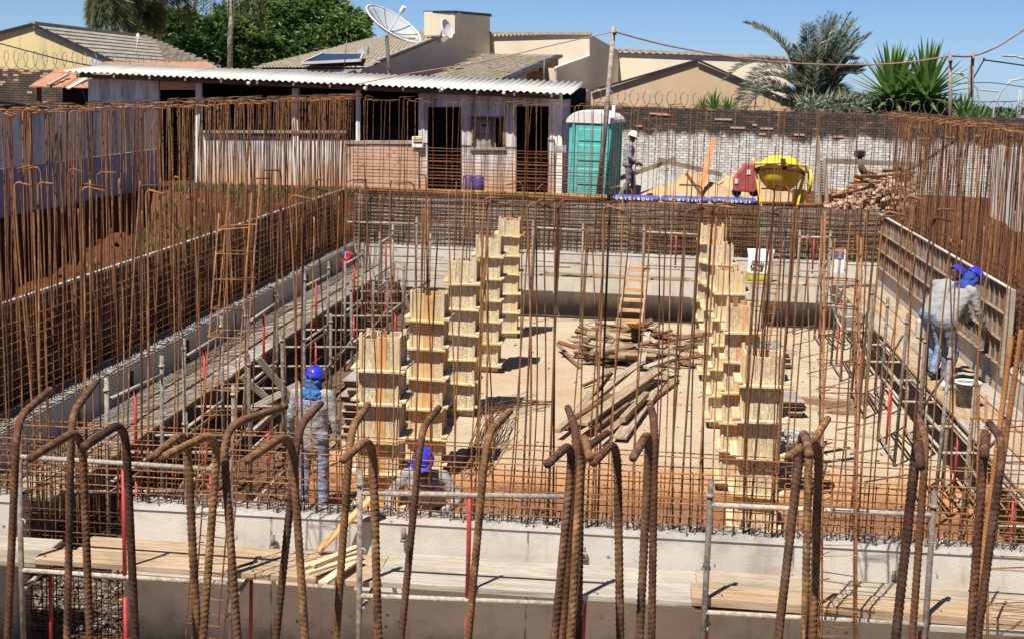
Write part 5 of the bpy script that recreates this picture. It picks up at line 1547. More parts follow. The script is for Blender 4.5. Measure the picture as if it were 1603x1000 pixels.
# boundary wall
bw_ = thing('boundary_wall', 'long boundary wall, whitewashed below and mouldy dark brick along its top', 'wall', (4, 43, 2.2))
P0, P1 = Vector((-3.2, 43.2, 0)), Vector((14.5, 42.4, 0))
dirv = (P1 - P0).normalized(); nr = Vector((dirv.y, -dirv.x, 0))
Lw = (P1 - P0).length
rot = Matrix.Rotation(math.atan2(dirv.y, dirv.x), 3, 'Z')
MB().box((P0 + P1) / 2 + Vector((0, .1, 2.9)), (Lw, .12, 1.6), rot).build('wall_core_white', M['mortar_white'], bw_)
MB().box((P0 + P1) / 2 + Vector((0, .1, 4.08)), (Lw, .12, .75), rot).build('wall_core_dark', M['mortar_dark'], bw_)
wh, dk = MB(), MB()
r_ = 0; z = 2.15
while z < 4.43:
    s = -.1 * (r_ % 2)
    while s < Lw:
        c = P0 + dirv * (s + .1) + Vector((0, 0, z + .035)) - Vector((0, .0, 0))
        edge = 3.72 + .2 * noise.noise(Vector((s * .9, 0, 1))) + .15 * noise.noise(Vector((s * 3, 0, 5))) + .09 * rnd(-1, 1)
        tgt = wh
        tgt.box(c + nr * (-.01 + rnd(-.006, .006)), (.188, .1, .062), rot)
        s += .2
    z += .072; r_ += 1
wh.build('brick_course', M['boundary'], bw_, kind='stuff')
for i in range(14):
    z = rnd(3.75, 3.95) if i % 3 else rnd(4, 4.3); s = rnd(2, Lw - 1)
    MB().box(P0 + dirv * s + nr * .05 + Vector((0, 0, z)), (rnd(.12, .5), .03, .05), rot).build('exposed_brick', M['brick_red'], bw_)
# second mouldy wall by the yellow house
b2 = thing('boundary_wall', 'mouldy bare brick wall below the yellow gable', 'wall', PY(50, 160, 46))
A, B = PY(-40, 107, 46), PY(152, 112, 45)
d2 = (B - A).normalized(); rot2 = Matrix.Rotation(math.atan2(d2.y, d2.x), 3, 'Z'); L2 = (B - A).length
MB().box((A + B) / 2 + Vector((0, .12, -1.4)), (L2, .12, 2.8), rot2).build('wall_core', M['mortar_dark'], b2)
mm, mr = MB(), MB(); z = A.z; r_ = 0
while z > 2.6:
    s = -.1 * (r_ % 2)
    while s < L2:
        (mr if (r_ < 3 and rnd(0, 1) < .4 or rnd(0, 1) < .02) else mm).box(A.lerp(B, s / L2) + Vector((0, 0, z - A.z - .04)), (.188, .1, .06), rot2); s += .2
    z -= .075; r_ += 1
mm.build('mouldy_brick', M['brick_dark'], b2, kind='stuff'); mr.build('orange_brick', M['brick_red'], b2, kind='stuff')
# razor wire coils
def razor(label, A, B, rad, pitch, r):
    A, B = Vector(A), Vector(B); n = int((B - A).length / pitch * 18); u = (B - A).normalized(); s = Vector((0, 0, 1)); v = u.cross(s)
    P = []; 
    for i in range(n):
        w = 2 * PI * i / 18; k = rad * (1 + .08 * math.sin(i * .11))
        P.append(A.lerp(B, i / n) + s * (math.sin(w) * k + rad) + v * math.cos(w) * k * .3 + u * math.cos(w) * k * .8)
    mb = MB().tube(P, r, 3, False)
    for i in range(0, n, 2):
        mb.box(P[i], (.05, .01, .018), Matrix.Rotation(i * 1.1, 3, 'X') @ Matrix.Rotation(i * .7, 3, 'Z'))
    o = mb.build('razor_wire', M['galv'], None); return props(o, label, 'razor wire')
razor('coil of razor wire along the top of the whitewashed boundary wall', P0 + Vector((0, .1, 4.42)), P1 + Vector((0, .1, 4.38)), .25, .36, .0095)
razor('coil of razor wire above the mouldy wall by the yellow gable', A + Vector((0, .1, .02)), B + Vector((0, .1, 0)), .28, .36, .0095)
razor('coil of razor wire running behind the terracotta lean-to roof', PY(155, 108, 46), PY(340, 107, 47), .22, .4, .008)

# yard things in front of the boundary wall
ob = thing('orange_board', 'tall bright orange board leaning in the sand in front of the white wall', 'board', PZ(1098, 305, 2.2))
board_obj('board', PY(1094, 310, 37.2), PY(1117, 218, 38.2), .13, .03, M['orange_board'], ob, (0, -1, 0))
props(board_obj('dark_prop', PY(1074, 272, 36.8), PY(1106, 316, 36.4), .08, .05, M['rust_dark'], None, (0, -1, 0)), 'dark slanting board crossing under the tall orange board', 'board')
for (a, b, lab) in (((958, 284, 1058, 249), 0, 'long plank propped behind the walking man in the white helmet'), ((1030, 250, 1130, 274), 0, 'long weathered plank propped against the wall above the sand'), ((1290, 252, 1432, 258), 0, 'level grey rail fixed in front of the wall above the scrap timber')):
    props(board_obj('rail_board', PY(a[0], a[1], 38.5), PY(a[2], a[3], 39), .12, .04, M['plank'], None, (0, -1, 0)), lab, 'board')
def heap(name, label, cx, cy, rx, ry, h, mat, n=26, rough=.08, kind=None):
    V = []; Fc = []
    for i in range(n + 1):
        r = i / n
        for q in range(40):
            w = 2 * PI * q / 40
            x, y = cx + rx * r * math.cos(w), cy + ry * r * math.sin(w)
            z = 2.18 + h * (1 - r) ** .85 * (1 + .3 * fbm(x, y, 1.1)) + rough * fbm(x, y, 3.5) * (1 - r)
            V.append((x, y, z))
    for i in range(n):
        for q in range(40): Fc.append((i * 40 + q, i * 40 + (q + 1) % 40, (i + 1) * 40 + (q + 1) % 40, (i + 1) * 40 + q))
    o = inst(name, mesh_of(name, V, Fc, mat, True)); return props(o, label, 'heap', kind=kind)
c = PY(1085, 300, 38.5); heap('sand_heap', 'ochre sand heap below the tall orange board', c.x, 38.3, 1.5, 1.2, .75, M['sand'])
c = PY(1150, 300, 39.5); heap('sand_heap', 'second sand heap behind the red machine', c.x + .2, 39.5, 1.7, 1.2, .62, M['sand'])
c = PY(1030, 290, 39.5); heap('gravel_heap', 'pale bluish gravel heap behind the walking man', c.x, 40, 1.5, 1.2, .75, M['rubble'])
for q in range(3):
    A = PY(962 + q * 76, 311 + q * 2, 35.4); B = PY(1030 + q * 76, 314 + q * 2, 35.4)
    t = thing('blue_sack', ['blue lettered sheet beside the walking man', 'blue lettered sheet in the middle of the row', 'blue lettered sheet below the tall orange board'][q], 'sack', A)
    mb = MB(); mb.box((A + B) / 2 + Vector((0, 0, .03)), ((B - A).length * 1.1, .5, .13)); mb.build('sheet_body', M['bluetarp'], t, bevel=.05)
    for k in range(9):
        c = A.lerp(B, (k + .6) / 10) + Vector((0, -.255, .06))
        if (k + q) % 3 == 0: MB().lathe([(.02, -.004), (.038, -.004), (.038, .004), (.02, .004), (.02, -.004)], 12, c - Vector((0, 0, .03)), Matrix.Rotation(PI / 2, 3, 'X')).build('white_mark', M['white_paint'], t)
        else: MB().box(c - Vector((0, 0, .03)), (.07 if k % 2 else .035, .01, .05)).build('white_mark', M['white_paint'], t)
# red machine and yellow mixer
rm = thing('red_machine', 'faded red sheet-metal machine housing beside the yellow mixer', 'machine', PZ(1165, 300, 2.2))
P = [PY(1149, 300, 37), PY(1149, 281, 37), PY(1168, 257, 37), PY(1182, 257, 37), PY(1186, 298, 37), PY(1180, 302, 37)]
MB().slab(P, (0, .6, 0)).build('housing', M['mixer_red'], rm, bevel=.02)
for (px, py) in ((1153, 284), (1172, 270)): MB().box(PY(px, py, 36.985), (.09, .01, .12)).build('label_plate', M['white_paint'], rm)
for px in (1153, 1180): MB().lathe([(0, -.03), (.12, -.03), (.12, .03), (0, .03)], 16, PY(px, 301, 37.1), Matrix.Rotation(PI / 2, 3, 'X')).build('wheel', M['black'], rm)
mx = thing('cement_mixer', 'yellow tilting-drum cement mixer on a frame in front of the white wall', 'cement mixer', PZ(1218, 318, 2.2))
c = PY(1221, 276, 37)
Md = Matrix.Rotation(R(-14), 3, 'X') @ Matrix.Rotation(R(4), 3, 'Y')
MB().lathe([(.0, -.36), (.28, -.33), (.45, -.16), (.56, .06), (.58, .14), (.5, .3), (.36, .44), (.34, .44), (.48, .29), (.55, .14), (.53, .06), (.42, -.13), (.26, -.29), (0, -.32)], 32, c, Md).build('drum', M['yellow_paint'], mx, True)
MB().lathe([(.585, .05), (.62, .06), (.62, .13), (.585, .14)], 32, c, Md).build('ring_gear', M['rust_dark'], mx)
P = [c + Vector((-.68, -.1, .42)), c + Vector((-.66, -.25, .3)), c + Vector((0, -.62, .36)), c + Vector((.6, -.25, .28)), c + Vector((.66, -.05, .1))]
MB().tube(P, .035, 8).build('yoke', M['yellow_paint'], mx, True)
MB().box(c + Vector((0, -.62, .38)), (.12, .1, .16)).build('pivot_block', M['rust_dark'], mx)
for a in (0, 1.1, 2.2): MB().board(c + Md @ Vector((.1 * math.cos(a), .1 * math.sin(a), -.2)), c + Md @ Vector((.44 * math.cos(a), .44 * math.sin(a), .2)), .08, .02).build('mixing_blade', M['rust_dark'], mx)
for s in (-1, 1):
    MB().tube([c + Vector((s * .6, 0, .1)), c + Vector((s * .42, -.3, -.85))], .03, 6).build('frame_leg', M['yellow_paint'], mx); MB().tube([c + Vector((s * .6, 0, .1)), c + Vector((s * .42, .5, -.85))], .03, 6).build('frame_leg', M['yellow_paint'], mx)
    MB().tube([c + Vector((s * .42, -.3, -.8)), c + Vector((s * .42, .5, -.8))], .03, 6).build('base_rail', M['yellow_paint'], mx)
MB().tube([c + Vector((-.42, -.3, -.8)), c + Vector((.42, -.3, -.8))], .035, 6).build('base_rail', M['yellow_paint'], mx)
MB().lathe([(.25, -.03), (.29, -.03), (.29, .03), (.25, .03), (.25, -.03)], 20, c + Vector((.72, -.1, -.1)), Matrix.Rotation(PI / 2, 3, 'Y')).build('tilt_wheel', M['yellow_paint'], mx, True)
MB().box(c + Vector((.5, .1, -.5)), (.3, .3, .35)).build('motor_cover', M['yellow_paint'], mx)
for k, (x0, x1, yt) in enumerate([(1277, 1283, 213), (1289, 1294, 250)]):
    props(board_obj('standing_board', PY((x0 + x1) / 2 + 3, 320, 36), PY((x0 + x1) / 2, yt, 36.3), .09, .04, M['plank'], None, (0, -1, 0)), ['tall grey board standing beside the ladder-like slats', 'shorter board standing against the slats by the mixer'][k], 'board')
sr_ = thing('slatted_panel', 'weathered slatted panel standing on end between the mixer and the scrap timber', 'panel', PY(1285, 320, 36.2))
for i in range(17): board_obj('slat', PY(1276, 252 + i * 4.1, 36.4), PY(1292, 254 + i * 4.1, 36.4), .035, .03, M['plank_pale'], sr_, (0, -1, 0))
bm_ = thing('security_lamp', 'dark floodlight with a leaning trunk-like stand in front of the white wall', 'lamp', PY(1350, 260, 41))
MB().box(PY(1346, 241, 41), (.3, .2, .18)).build('lamp_body', M['black'], bm_, bevel=.03); MB().tube([PY(1346, 245, 41), PY(1348, 262, 41), PY(1356, 275, 41)], [.06, .09, .12], 8).build('stand', M['bark_dark'], bm_, True)
# scrap timber and broken bricks heap
rs = random.Random(9)
cc = PY(1350, 300, 37.5)
for i in range(150):
    px = rs.uniform(1298, 1425); h = rs.random() ** .8 * (.35 + .75 * ss(1295, 1400, px)); py_ = 37.2 + rs.uniform(-.8, 1.2)
    c = PY(px, 300, py_); c.z = 2.22 + h * (1 - .25 * abs(py_ - 37.2))
    a = rs.gauss(.15, .5); Lb = rs.uniform(.2, .9)
    dv = Vector((math.cos(a), math.sin(a) * .5, rs.gauss(0, .22))) * Lb / 2
    m = rs.choice(['old_wood', 'scrap_pale', 'pine_orange', 'old_wood', 'ply_red', 'plank'])
    props(board_obj('scrap_board', c - dv, c + dv, rs.uniform(.05, .18), rs.uniform(.02, .06), M[m], None, (0, 0, 1), .002, rs.uniform(-.8, .8)), '%s %s piece %s in the scrap heap %s' % ('long' if Lb > .65 else 'middling' if Lb > .4 else 'stubby', {'old_wood': 'dark brown wooden', 'scrap_pale': 'tan wooden', 'pine_orange': 'orange wooden', 'ply_red': 'reddish plywood', 'plank': 'grey wooden'}[m], 'on top' if h > .6 else 'halfway up' if h > .3 else 'near the bottom', 'by the slatted panel' if px < 1335 else 'at its middle' if px < 1385 else 'by the side bars'), 'board', 'scrap boards heaped by the white wall')
mb = MB()
for i in range(900):
    px = rs.uniform(1292, 1430); py_ = 36.8 + rs.uniform(-1, 1.6); c = PY(px, 300, py_); c.z = 2.2 + rs.random() * (.2 + .65 * ss(1295, 1400, px)) * (1 - .2 * abs(py_ - 37))
    mb.box(c, (rs.uniform(.05, .2), rs.uniform(.05, .12), rs.uniform(.04, .09)), Matrix.Rotation(rs.uniform(0, 3), 3, 'Z') @ Matrix.Rotation(rs.uniform(-.8, .8), 3, 'X'))
mb.build('broken_bricks', M['brick_red'], None, kind='stuff')
# pale sheets leaning behind the side reinforcement
for q, (x, y0, y1, z0, z1, m, lab) in enumerate([(7.6, 24, 27, 2.1, 3.9, 'white_wall', 'tall white sheet standing on the bank behind the reinforcement, nearest one'), (7.9, 27.3, 31, 2.1, 4.0, 'white_wall', 'tall white sheet standing on the bank behind the reinforcement, middle one'), (8.1, 31.5, 36, 2.1, 3.9, 'white_paint', 'tall white sheet on the bank toward the boundary wall'), (7.4, 21, 23.6, 2.1, 3.6, 'lilac', 'bluish sheet on the bank nearest the frame edge')]):
    props(MB().slab([(x, y0, z0), (x, y1, z0), (x, y1, z1), (x, y0, z1)], (.05, 0, 0)).build('standing_sheet', M[m], None), lab, 'sheet')

# ------------------------------------------------------------------ houses behind
def inside(p, poly):
    c = False; n = len(poly)
    for i in range(n):
        x1, y1 = poly[i]; x2, y2 = poly[(i + 1) % n]
        if (y1 > p[1]) != (y2 > p[1]) and p[0] < (x2 - x1) * (p[1] - y1) / (y2 - y1) + x1: c = not c
    return c
def tile_roof(parent, corners, mat, row=.36, tw=.28, under='mortar_white', flip=False):
    """corners: polygon in one plane, first edge = eave. Tiles in courses, the first 300 are parts, the rest one part"""
    Pn = [Vector(p) for p in corners]
    O = Pn[0]; u = (Pn[1] - Pn[0]).normalized()
    nrm = None
    for k in range(2, len(Pn)):
        nn = u.cross(Pn[k] - O)
        if nn.length > 1e-3: nrm = nn.normalized(); break
    if nrm.z < 0: nrm = -nrm
    v = nrm.cross(u)
    if (Pn[-1] - O).dot(v) < 0: v = -v
    pl = [((p - O).dot(u), (p - O).dot(v)) for p in Pn]
    PP = [O + u * a + v * b for a, b in pl]
    MB().slab([p - nrm * .03 for p in PP], -nrm * .08).build('roof_deck', M[under], parent)
    V = []; k = 4
    for q in range(k + 1):
        h = .035 * math.sin(PI * q / k) ** .8
        V += [Vector(((q / k - .5) * tw, 0, h + .045)), Vector(((q / k - .5) * tw, row * 1.08, h)), Vector(((q / k - .5) * tw, 0, h + .015))]
    Fc = []
    for q in range(k): Fc += [(3 * q, 3 * q + 3, 3 * q + 4, 3 * q + 1), (3 * q, 3 * q + 2, 3 * q + 5, 3 * q + 3)]
    me = mesh_of('roof_tile', V, Fc, M[mat])
    B = Matrix((u, v, nrm)).transposed().to_4x4()
    vmax = max(b for a, b in pl); umin = min(a for a, b in pl); umax = max(a for a, b in pl)
    pos = []; r = 0; y = 0
    while y < vmax:
        x = umin + tw / 2
        while x < umax:
            if inside((x, y + row * .5), pl): pos.append((x, y))
            x += tw
        y += row; r += 1
    J = MB()
    for i, (x, y) in enumerate(pos):
        Mx = Matrix.Translation(O + u * x + v * y + nrm * rnd(0, .008)) @ B
        if i < 300: inst('roof_tile', me, parent, Mx)
        else: J.add([Mx @ v_ for v_ in V], Fc)
    if J.v:
        J.build('roof_tile', M[mat], parent, kind='stuff')
# yellow gable house
h1 = thing('yellow_house', 'yellow gabled house with grey tiled roof behind the terracotta lean-to', 'house', PY(90, 200, 52))
slabpx('gable_wall', [(-60, 68), (-10, 54), (50, 39), (178, 97), (150, 200), (-60, 200)], 50, M['yellow'], h1, (0, .25, 0))
slabpx('gable_patch', [(139, 82), (178, 98), (172, 130), (140, 128)], 49.98, M['mortar_white'], h1, (0, .02, 0))
MB().board(PY(-60, 66, 49.9), PY(50, 38.5, 49.95), .1, .08).build('verge', M['cap'], h1); MB().board(PY(50, 38.5, 49.9), PY(180, 98, 49.95), .1, .08).build('verge', M['cap'], h1)
a, b = PY(180, 98, 50), PY(50, 39, 50)
ridge_far = PY(216, 58, 62)
rv = ridge_far - b
c = a + rv * 1.02
# plane through a, b with ridge direction
tile_roof(h1, [a, a + rv * 1.0 + Vector((0, 0, -.0)), b + rv, b], 'roof_tile_dk', .38, .3)
MB().board(b + Vector((0, 0, .05)), b + rv + Vector((0, 0, .05)), .22, .12).build('ridge_cap', M['roof_tile'], h1)
hip = PY(338, 104, 58)
MB().slab([b + rv, a + rv, a + rv + Vector((0, 0, -.4))], (0.02, .05, 0)).build('end_gable', M['yellow'], h1)
v_ = thing('roof_mast', 'thin white antenna mast standing on the yellow house roof', 'antenna', PY(213, 92, 54)); tube('mast', [PY(213, 92, 54), PY(216, 52, 54)], .015, M['white_paint'], v_, 5); MB().box(PY(216, 56, 54), (.12, .06, .12)).build('mast_box', M['white_paint'], v_)
# small grey roof between, carrying on to the right of the yellow house
h1b = thing('grey_roof_house', 'low grey tiled hip roof just right of the yellow gable', 'house', PY(280, 150, 60))
tile_roof(h1b, [PY(150, 104, 55), PY(345, 106, 56), PY(228, 57, 65), PY(190, 55, 65)], 'roof_tile', .38, .3)
slabpx('house_wall', [(182, 100), (330, 104), (330, 200), (182, 200)], 56, M['beige'], h1b, (0, .2, 0))

# beige house group
h2 = thing('beige_house', 'beige house with water tower block, stepped walls and grey tiled roofs', 'house', PY(720, 200, 56))
A_ = [PY(396, 108, 54), PY(565, 108, 47), PY(690, 56, 56), PY(582, 62, 66)]
n_ = (A_[1] - A_[0]).cross(A_[3] - A_[0]).normalized()
def onplane(px, py, O, n):
    d = ray(px, py); C = Vector((0, 0, H)); return C + d * ((O - C).dot(n) / d.dot(n))
tile_roof(h2, [A_[0], A_[1], onplane(690, 57, A_[0], n_), onplane(665, 50, A_[0], n_), onplane(582, 62, A_[0], n_)], 'roof_tile', .36, .3)
p1, p2 = onplane(565, 108, A_[0], n_), onplane(690, 57, A_[0], n_)
slabW = lambda name, P, mat, back, par=h2: MB().slab(P, back).build(name, M[mat], par)
w1 = [PY(540, 118, 46.5), PY(690, 58, 56), PY(713, 52, 57.5), PY(767, 54, 61), PY(767, 150, 61), PY(690, 170, 56), PY(540, 190, 46.5)]
slabW('side_wall', w1, 'beige', (-.15, .2, 0))
MB().board(PY(538, 119, 46.45), PY(690, 58, 55.9), .14, .07).build('verge_flashing', M['cap'], h2)
slabW('tower_front', [PY(664, 20, 60), PY(712, 20, 57.4), PY(712, 56, 57.4), PY(664, 56, 60)], 'beige', (.2, .4, 0))
slabW('tower_side', [PY(712, 20, 57.4), PY(767, 25, 61), PY(767, 58, 61), PY(712, 54, 57.4)], 'beige', (-.2, .3, 0))
slabW('tower_cap', [PY(663, 17.5, 60.1), PY(712, 17, 57.3), PY(768, 22, 61), PY(768, 26, 61), PY(712, 21.5, 57.3), PY(663, 21, 60.1)], 'cap', (0, .5, 0))
MB().slab([PY(664, 19, 60), PY(712, 19, 57.4), PY(767, 24, 61), PY(720, 22, 64)], (0, 0, -.1)).build('tower_top', M['beige'], h2)
slabW('upper_wall', [PY(761, 53, 61.3), PY(923, 54, 58), PY(923, 100, 58), PY(872, 112, 58.5), PY(761, 112, 61.3)], 'beige', (0, .3, 0))
MB().board(PY(757, 52, 61.2), PY(925, 53, 57.9), .06, .1).build('coping', M['roof_tile'], h2)
for i in range(26): MB().board(PY(762 + i * 6.3, 51.8, 61.1 - i * .125), PY(765.5 + i * 6.3, 51.2, 61.1 - i * .125), .1, .05).build('coping_tile', M['roof_tile'], h2)
slabW('wing_side', [PY(922, 53, 58), PY(969, 80, 62), PY(969, 170, 62), PY(905, 170, 56.5), PY(870, 150, 53), PY(870, 108, 53), PY(922, 89, 58)], 'beige', (-.1, .25, 0))
MB().board(PY(869, 107, 53), PY(922, 88, 58), .1, .05).build('coping', M['white_paint'], h2)
slabW('porch_front', [PY(823, 107, 54.5), PY(871, 107, 53), PY(871, 150, 53), PY(823, 150, 54.5)], 'beige', (0, .3, 0))
rC = [PY(672, 124, 47.5), PY(792, 126, 47), PY(874, 88, 57), PY(757, 86, 58.5)]
n2 = (rC[1] - rC[0]).cross(rC[2] - rC[0]).normalized()
tile_roof(h2, [rC[0], rC[1], rC[2], onplane(757, 86, rC[0], n2)], 'roof_tile', .36, .3)
MB().board(PY(793, 125, 46.9), PY(875, 88, 56.9), .3, .1).build('verge_flashing', M['cap'], h2)
slabW('brick_gable', [PY(824, 113, 50.5), PY(874, 90, 57.2), PY(874, 110, 57.2), PY(830, 112, 52)], 'brick_red', (0, .1, 0))
slabW('gable_infill', [PY(770, 150, 46.95), PY(770, 134, 46.95), PY(824, 112, 50.4), PY(824, 150, 50.4)], 'beige', (0, .15, 0))
slabW('rear_wing', [PY(967, 79, 62), PY(1234, 92, 58), PY(1234, 170, 58), PY(967, 170, 62)], 'beige', (0, .3, 0))
MB().board(PY(965, 78.5, 61.9), PY(1236, 91, 57.9), .06, .1).build('coping', M['roof_tile'], h2)
for i in range(24): MB().board(PY(968 + i * 11.2, 78 + i * .52, 61.8 - i * .165), PY(975 + i * 11.2, 78 + i * .54, 61.8 - i * .165), .1, .06).build('coping_tile', M['roof_tile'], h2)
slabW('wall_vent', [PY(740, 80.5, 59), PY(743, 80.5, 59), PY(743, 84, 59), PY(740, 84, 59)], 'white_paint', (0, .1, 0))
h3 = thing('tan_house', 'plain tan gable end standing in front of the long beige parapet', 'house', PY(1090, 200, 51))
slabpx('gable_wall', [(925, 143), (1092, 95), (1256, 168), (1256, 220), (925, 220)], 50, M['tan'], h3, (0, .3, 0))
MB().board(PY(925, 142.5, 49.9), PY(1092, 94.5, 49.95), .08, .07).build('verge', M['cap'], h3); MB().board(PY(1092, 94.5, 49.9), PY(1257, 168, 49.95), .08, .07).build('verge', M['cap'], h3)
for s in ((925, 143), (1256, 168)): pass
MB().slab([PY(925, 143, 50.3), PY(1092, 95, 50.3), PY(1092, 95, 50.3) + Vector((0, 7, 0)), PY(925, 143, 50.3) + Vector((0, 7, 0))], (0, 0, -.1)).build('roof', M['roof_tile'], h3)
MB().slab([PY(1256, 168, 50.3), PY(1092, 95, 50.3), PY(1092, 95, 50.3) + Vector((0, 7, 0)), PY(1256, 168, 50.3) + Vector((0, 7, 0))], (0, 0, -.1)).build('roof', M['roof_tile'], h3)
sp_ = thing('solar_panel', 'dark solar water panel with pale frame lying on the beige house roof', 'solar panel', PY(520, 105, 48))
q_ = [onplane(474, 111, A_[0], n_), onplane(566, 107, A_[0], n_), onplane(570, 96, A_[0], n_), onplane(508, 95, A_[0], n_)]
off = n_ * (.25 if n_.z > 0 else -.25)
MB().slab([p + off for p in q_], -off * .3).build('glass', M['solar'], sp_)
for i in range(4): MB().board(q_[i] + off, q_[(i + 1) % 4] + off, .06, .09).build('frame_rail', M['tube_white'], sp_)
MB().box(q_[2] + off + Vector((0, 0, .12)), (.35, .3, .25)).build('tank_end', M['cement_grey'], sp_)

# satellite dishes
def dish(label, c, axis, rad, depth, mat, pole_to, ribs=12, feed=.9, pr=.05, arm=None):
    c = Vector(c); ax = Vector(axis).normalized()
    Mx = ax.to_track_quat('Z', 'X').to_matrix()
    t = thing('satellite_dish', label, 'satellite dish', pole_to)
    prof = [(rad * i / 7, depth * (i / 7) ** 2) for i in range(8)] + [(rad * i / 7, depth * (i / 7) ** 2 - .012) for i in range(7, -1, -1)]
    prof[0] = (.001, 0); prof[-1] = (.001, -.012)
    MB().lathe(prof, 36, c, Mx).build('reflector', M[mat], t, True)
    MB().lathe([(rad, depth - .02), (rad + .03, depth), (rad, depth + .02), (rad - .02, depth), (rad, depth - .02)], 36, c, Mx).build('rim', M['white_paint'] if mat == 'dishmesh' else M[mat], t, True)
    for i in range(ribs):
        w = 2 * PI * i / ribs
        MB().tube([c + Mx @ Vector((rad * s * math.cos(w), rad * s * math.sin(w), depth * s * s + .012)) for s in (.05, .3, .55, .8, 1)], .012, 4).build('rib', M['steel_grey'] if mat == 'dishmesh' else M[mat], t)
    if feed: 
        MB().tube([c, c + ax * feed], .02, 6).build('feed_arm', M['white_paint'], t); MB().tube([c + ax * feed, c + ax * (feed + .2)], .07, 8).build('feed_horn', M['white_paint'], t)
    MB().tube([Vector(pole_to), Vector((c.x, c.y, c.z)) - ax * .15], pr, 8).build('mast', M['bark'], t, True)
    return t
def sheen(name):
    t = NT(name); p = t.geo()
    t.done((.55, .55, .52), .6)
    tr = t.node('ShaderNodeBsdfTransparent'); mx = t.node('ShaderNodeMixShader'); mx.inputs[0].default_value = .45
    t.link(tr.outputs[0], mx.inputs[1]); t.link(t.b.outputs[0], mx.inputs[2]); t.link(mx.outputs[0], t.out.inputs[0]); return t.m
M['dishmesh'] = sheen('dish_wire_mesh')
c = PY(609, 50, 46.5)
dish('large mesh satellite dish on a mast behind the shed roof', c, (.52, -.22, .78), .98, .3, 'dishmesh', PY(612, 150, 46.5), 12, .75, .06)
c = PY(698, 46, 50)
dish('small white satellite dish on the beige house wall edge', c, (.85, -.3, .35), .33, .05, 'white_paint', PY(686, 68, 50.5), 0, 0, .03)
# house side antenna / thin masts
for (a, b, Y, lab) in (((851, 158), (852, 92), 48, 'thin rod standing behind the shed roof in front of the porch wall'), ((538, 112), (543, 64), 47, 'thin white rod above the solar panel'), ((1181, 172), (1190, 92), 44.5, 'thin rod rising from the boundary wall before the beige parapet')):
    props(tube('thin_rod', [PY(*a, Y), PY(*b, Y)], .018, M['galv'], None, 5), lab, 'rod')

# ------------------------------------------------------------------ poles, wires, street lamps
def pole(label, a, b, Y, r, bandz=True):
    t = thing('timber_pole', label, 'pole', PY(*a, Y)); tube('shaft', [PY(*a, Y), PY((a[0] + b[0]) / 2 + .8, (a[1] + b[1]) / 2, Y), PY(*b, Y)], [r * 1.1, r, r * .85], M['pole_wood'], t, 10)
    tube('insulator', [PY(b[0] + 1, b[1] + 9, Y - .1), PY(b[0] + 1, b[1] + 13, Y - .1)], .05, M['black'], t, 8); return t
pole('leaning weathered timber pole beside the toilet cabin carrying the cable', (936, 318), (961, 42), 36.9, .062)
pole('short timber pole behind the sword-leaved plants', (1487, 215), (1487, 86), 41.5, .055)
pole('dark thicker timber pole at the sky side of the short one', (1516, 215), (1522, 82), 46, .08)
def wire(label, P, r, mat):
    Q = []
    for i in range(len(P) - 1):
        for k in range(8):
            t = k / 8; p = [P[max(i - 1, 0)], P[i], P[i + 1], P[min(i + 2, len(P) - 1)]]
            Q.append(.5 * ((2 * p[1]) + (p[2] - p[0]) * t + (2 * p[0] - 5 * p[1] + 4 * p[2] - p[3]) * t * t + (3 * p[1] - p[0] - 3 * p[2] + p[3]) * t ** 3))
    Q.append(P[-1]); props(tube('cable', Q, r, M[mat], None, 5), label, 'cable')
w_ = lambda L: [PY(x, y, Y) for x, y, Y in L]
wire('twisted cable sagging from the leaning pole to the pole by the sword-leaved plants', w_([(961, 50, 36.9), (1050, 73, 38), (1170, 93, 39), (1270, 101, 40), (1360, 102, 41), (1430, 97, 41.3), (1487, 88, 41.5)]), .022, 'wire_pink')
wire('cable crossing the roofs from the shed to the leaning pole', w_([(560, 132, 37.6), (640, 116, 37.4), (760, 96, 37.2), (870, 70, 37), (961, 50, 36.9)]), .014, 'wire_pink')
wire('dark cable climbing away to the sky corner from the thick pole', w_([(1487, 88, 41.5), (1522, 88, 46), (1560, 74, 46), (1610, 42, 46)]), .028, 'wire_pink')
wire('black cable in front of the yellow gable', w_([(-10, 66, 44), (100, 95, 43), (165, 107, 41)]), .02, 'wire')
wire('thin black line at the far side past the thick pole', w_([(1520, 130, 60), (1540, 95, 60), (1545, 95, 60), (1610, 104, 62)]), .03, 'wire')
wire('thin level line low beyond the poles', w_([(1495, 132, 70), (1550, 130, 70), (1610, 138, 70)]), .02, 'wire')
wire('thin level line highest beyond the poles', w_([(1440, 158, 75), (1550, 160, 75), (1610, 158, 75)]), .02, 'wire')
def lampost(label, P, head, Y):
    t = thing('street_lamp', label, 'street lamp', P[0]); wire_ = []
    tube('curved_arm', P, .045, M['lamp'], t, 8); MB().box(head, (.55, .25, .08)).build('lamp_head', M['lamp'], t, bevel=.04)
lampost('street lamp bowing toward the plants beyond the bank', w_([(1536, 215, 75), (1535, 175, 75), (1530, 140, 75), (1518, 124, 75), (1502, 116, 75)]), PY(1500, 115, 75), 75)
lampost('taller street lamp curving away behind the reeds', w_([(1552, 215, 72), (1556, 170, 72), (1566, 145, 72), (1582, 127, 72), (1610, 122, 72)]), PY(1615, 121, 72), 72)
lampost('street lamp head reaching in from beyond the frame edge', w_([(1660, 215, 60), (1655, 140, 60), (1630, 100, 60), (1604, 92, 60), (1592, 89, 60)]), PY(1580, 88, 60), 60)
props(MB().tube([PY(1534, 141, 74), PY(1566, 144, 73)], .05, 6).build('cross_tube', M['lamp'], None), 'short tube between the two curved street lamps', 'pipe')
pyl = thing('lattice_tower', 'pale lattice post and concrete end pillar at the frame edge', 'tower', PY(1597, 230, 58))
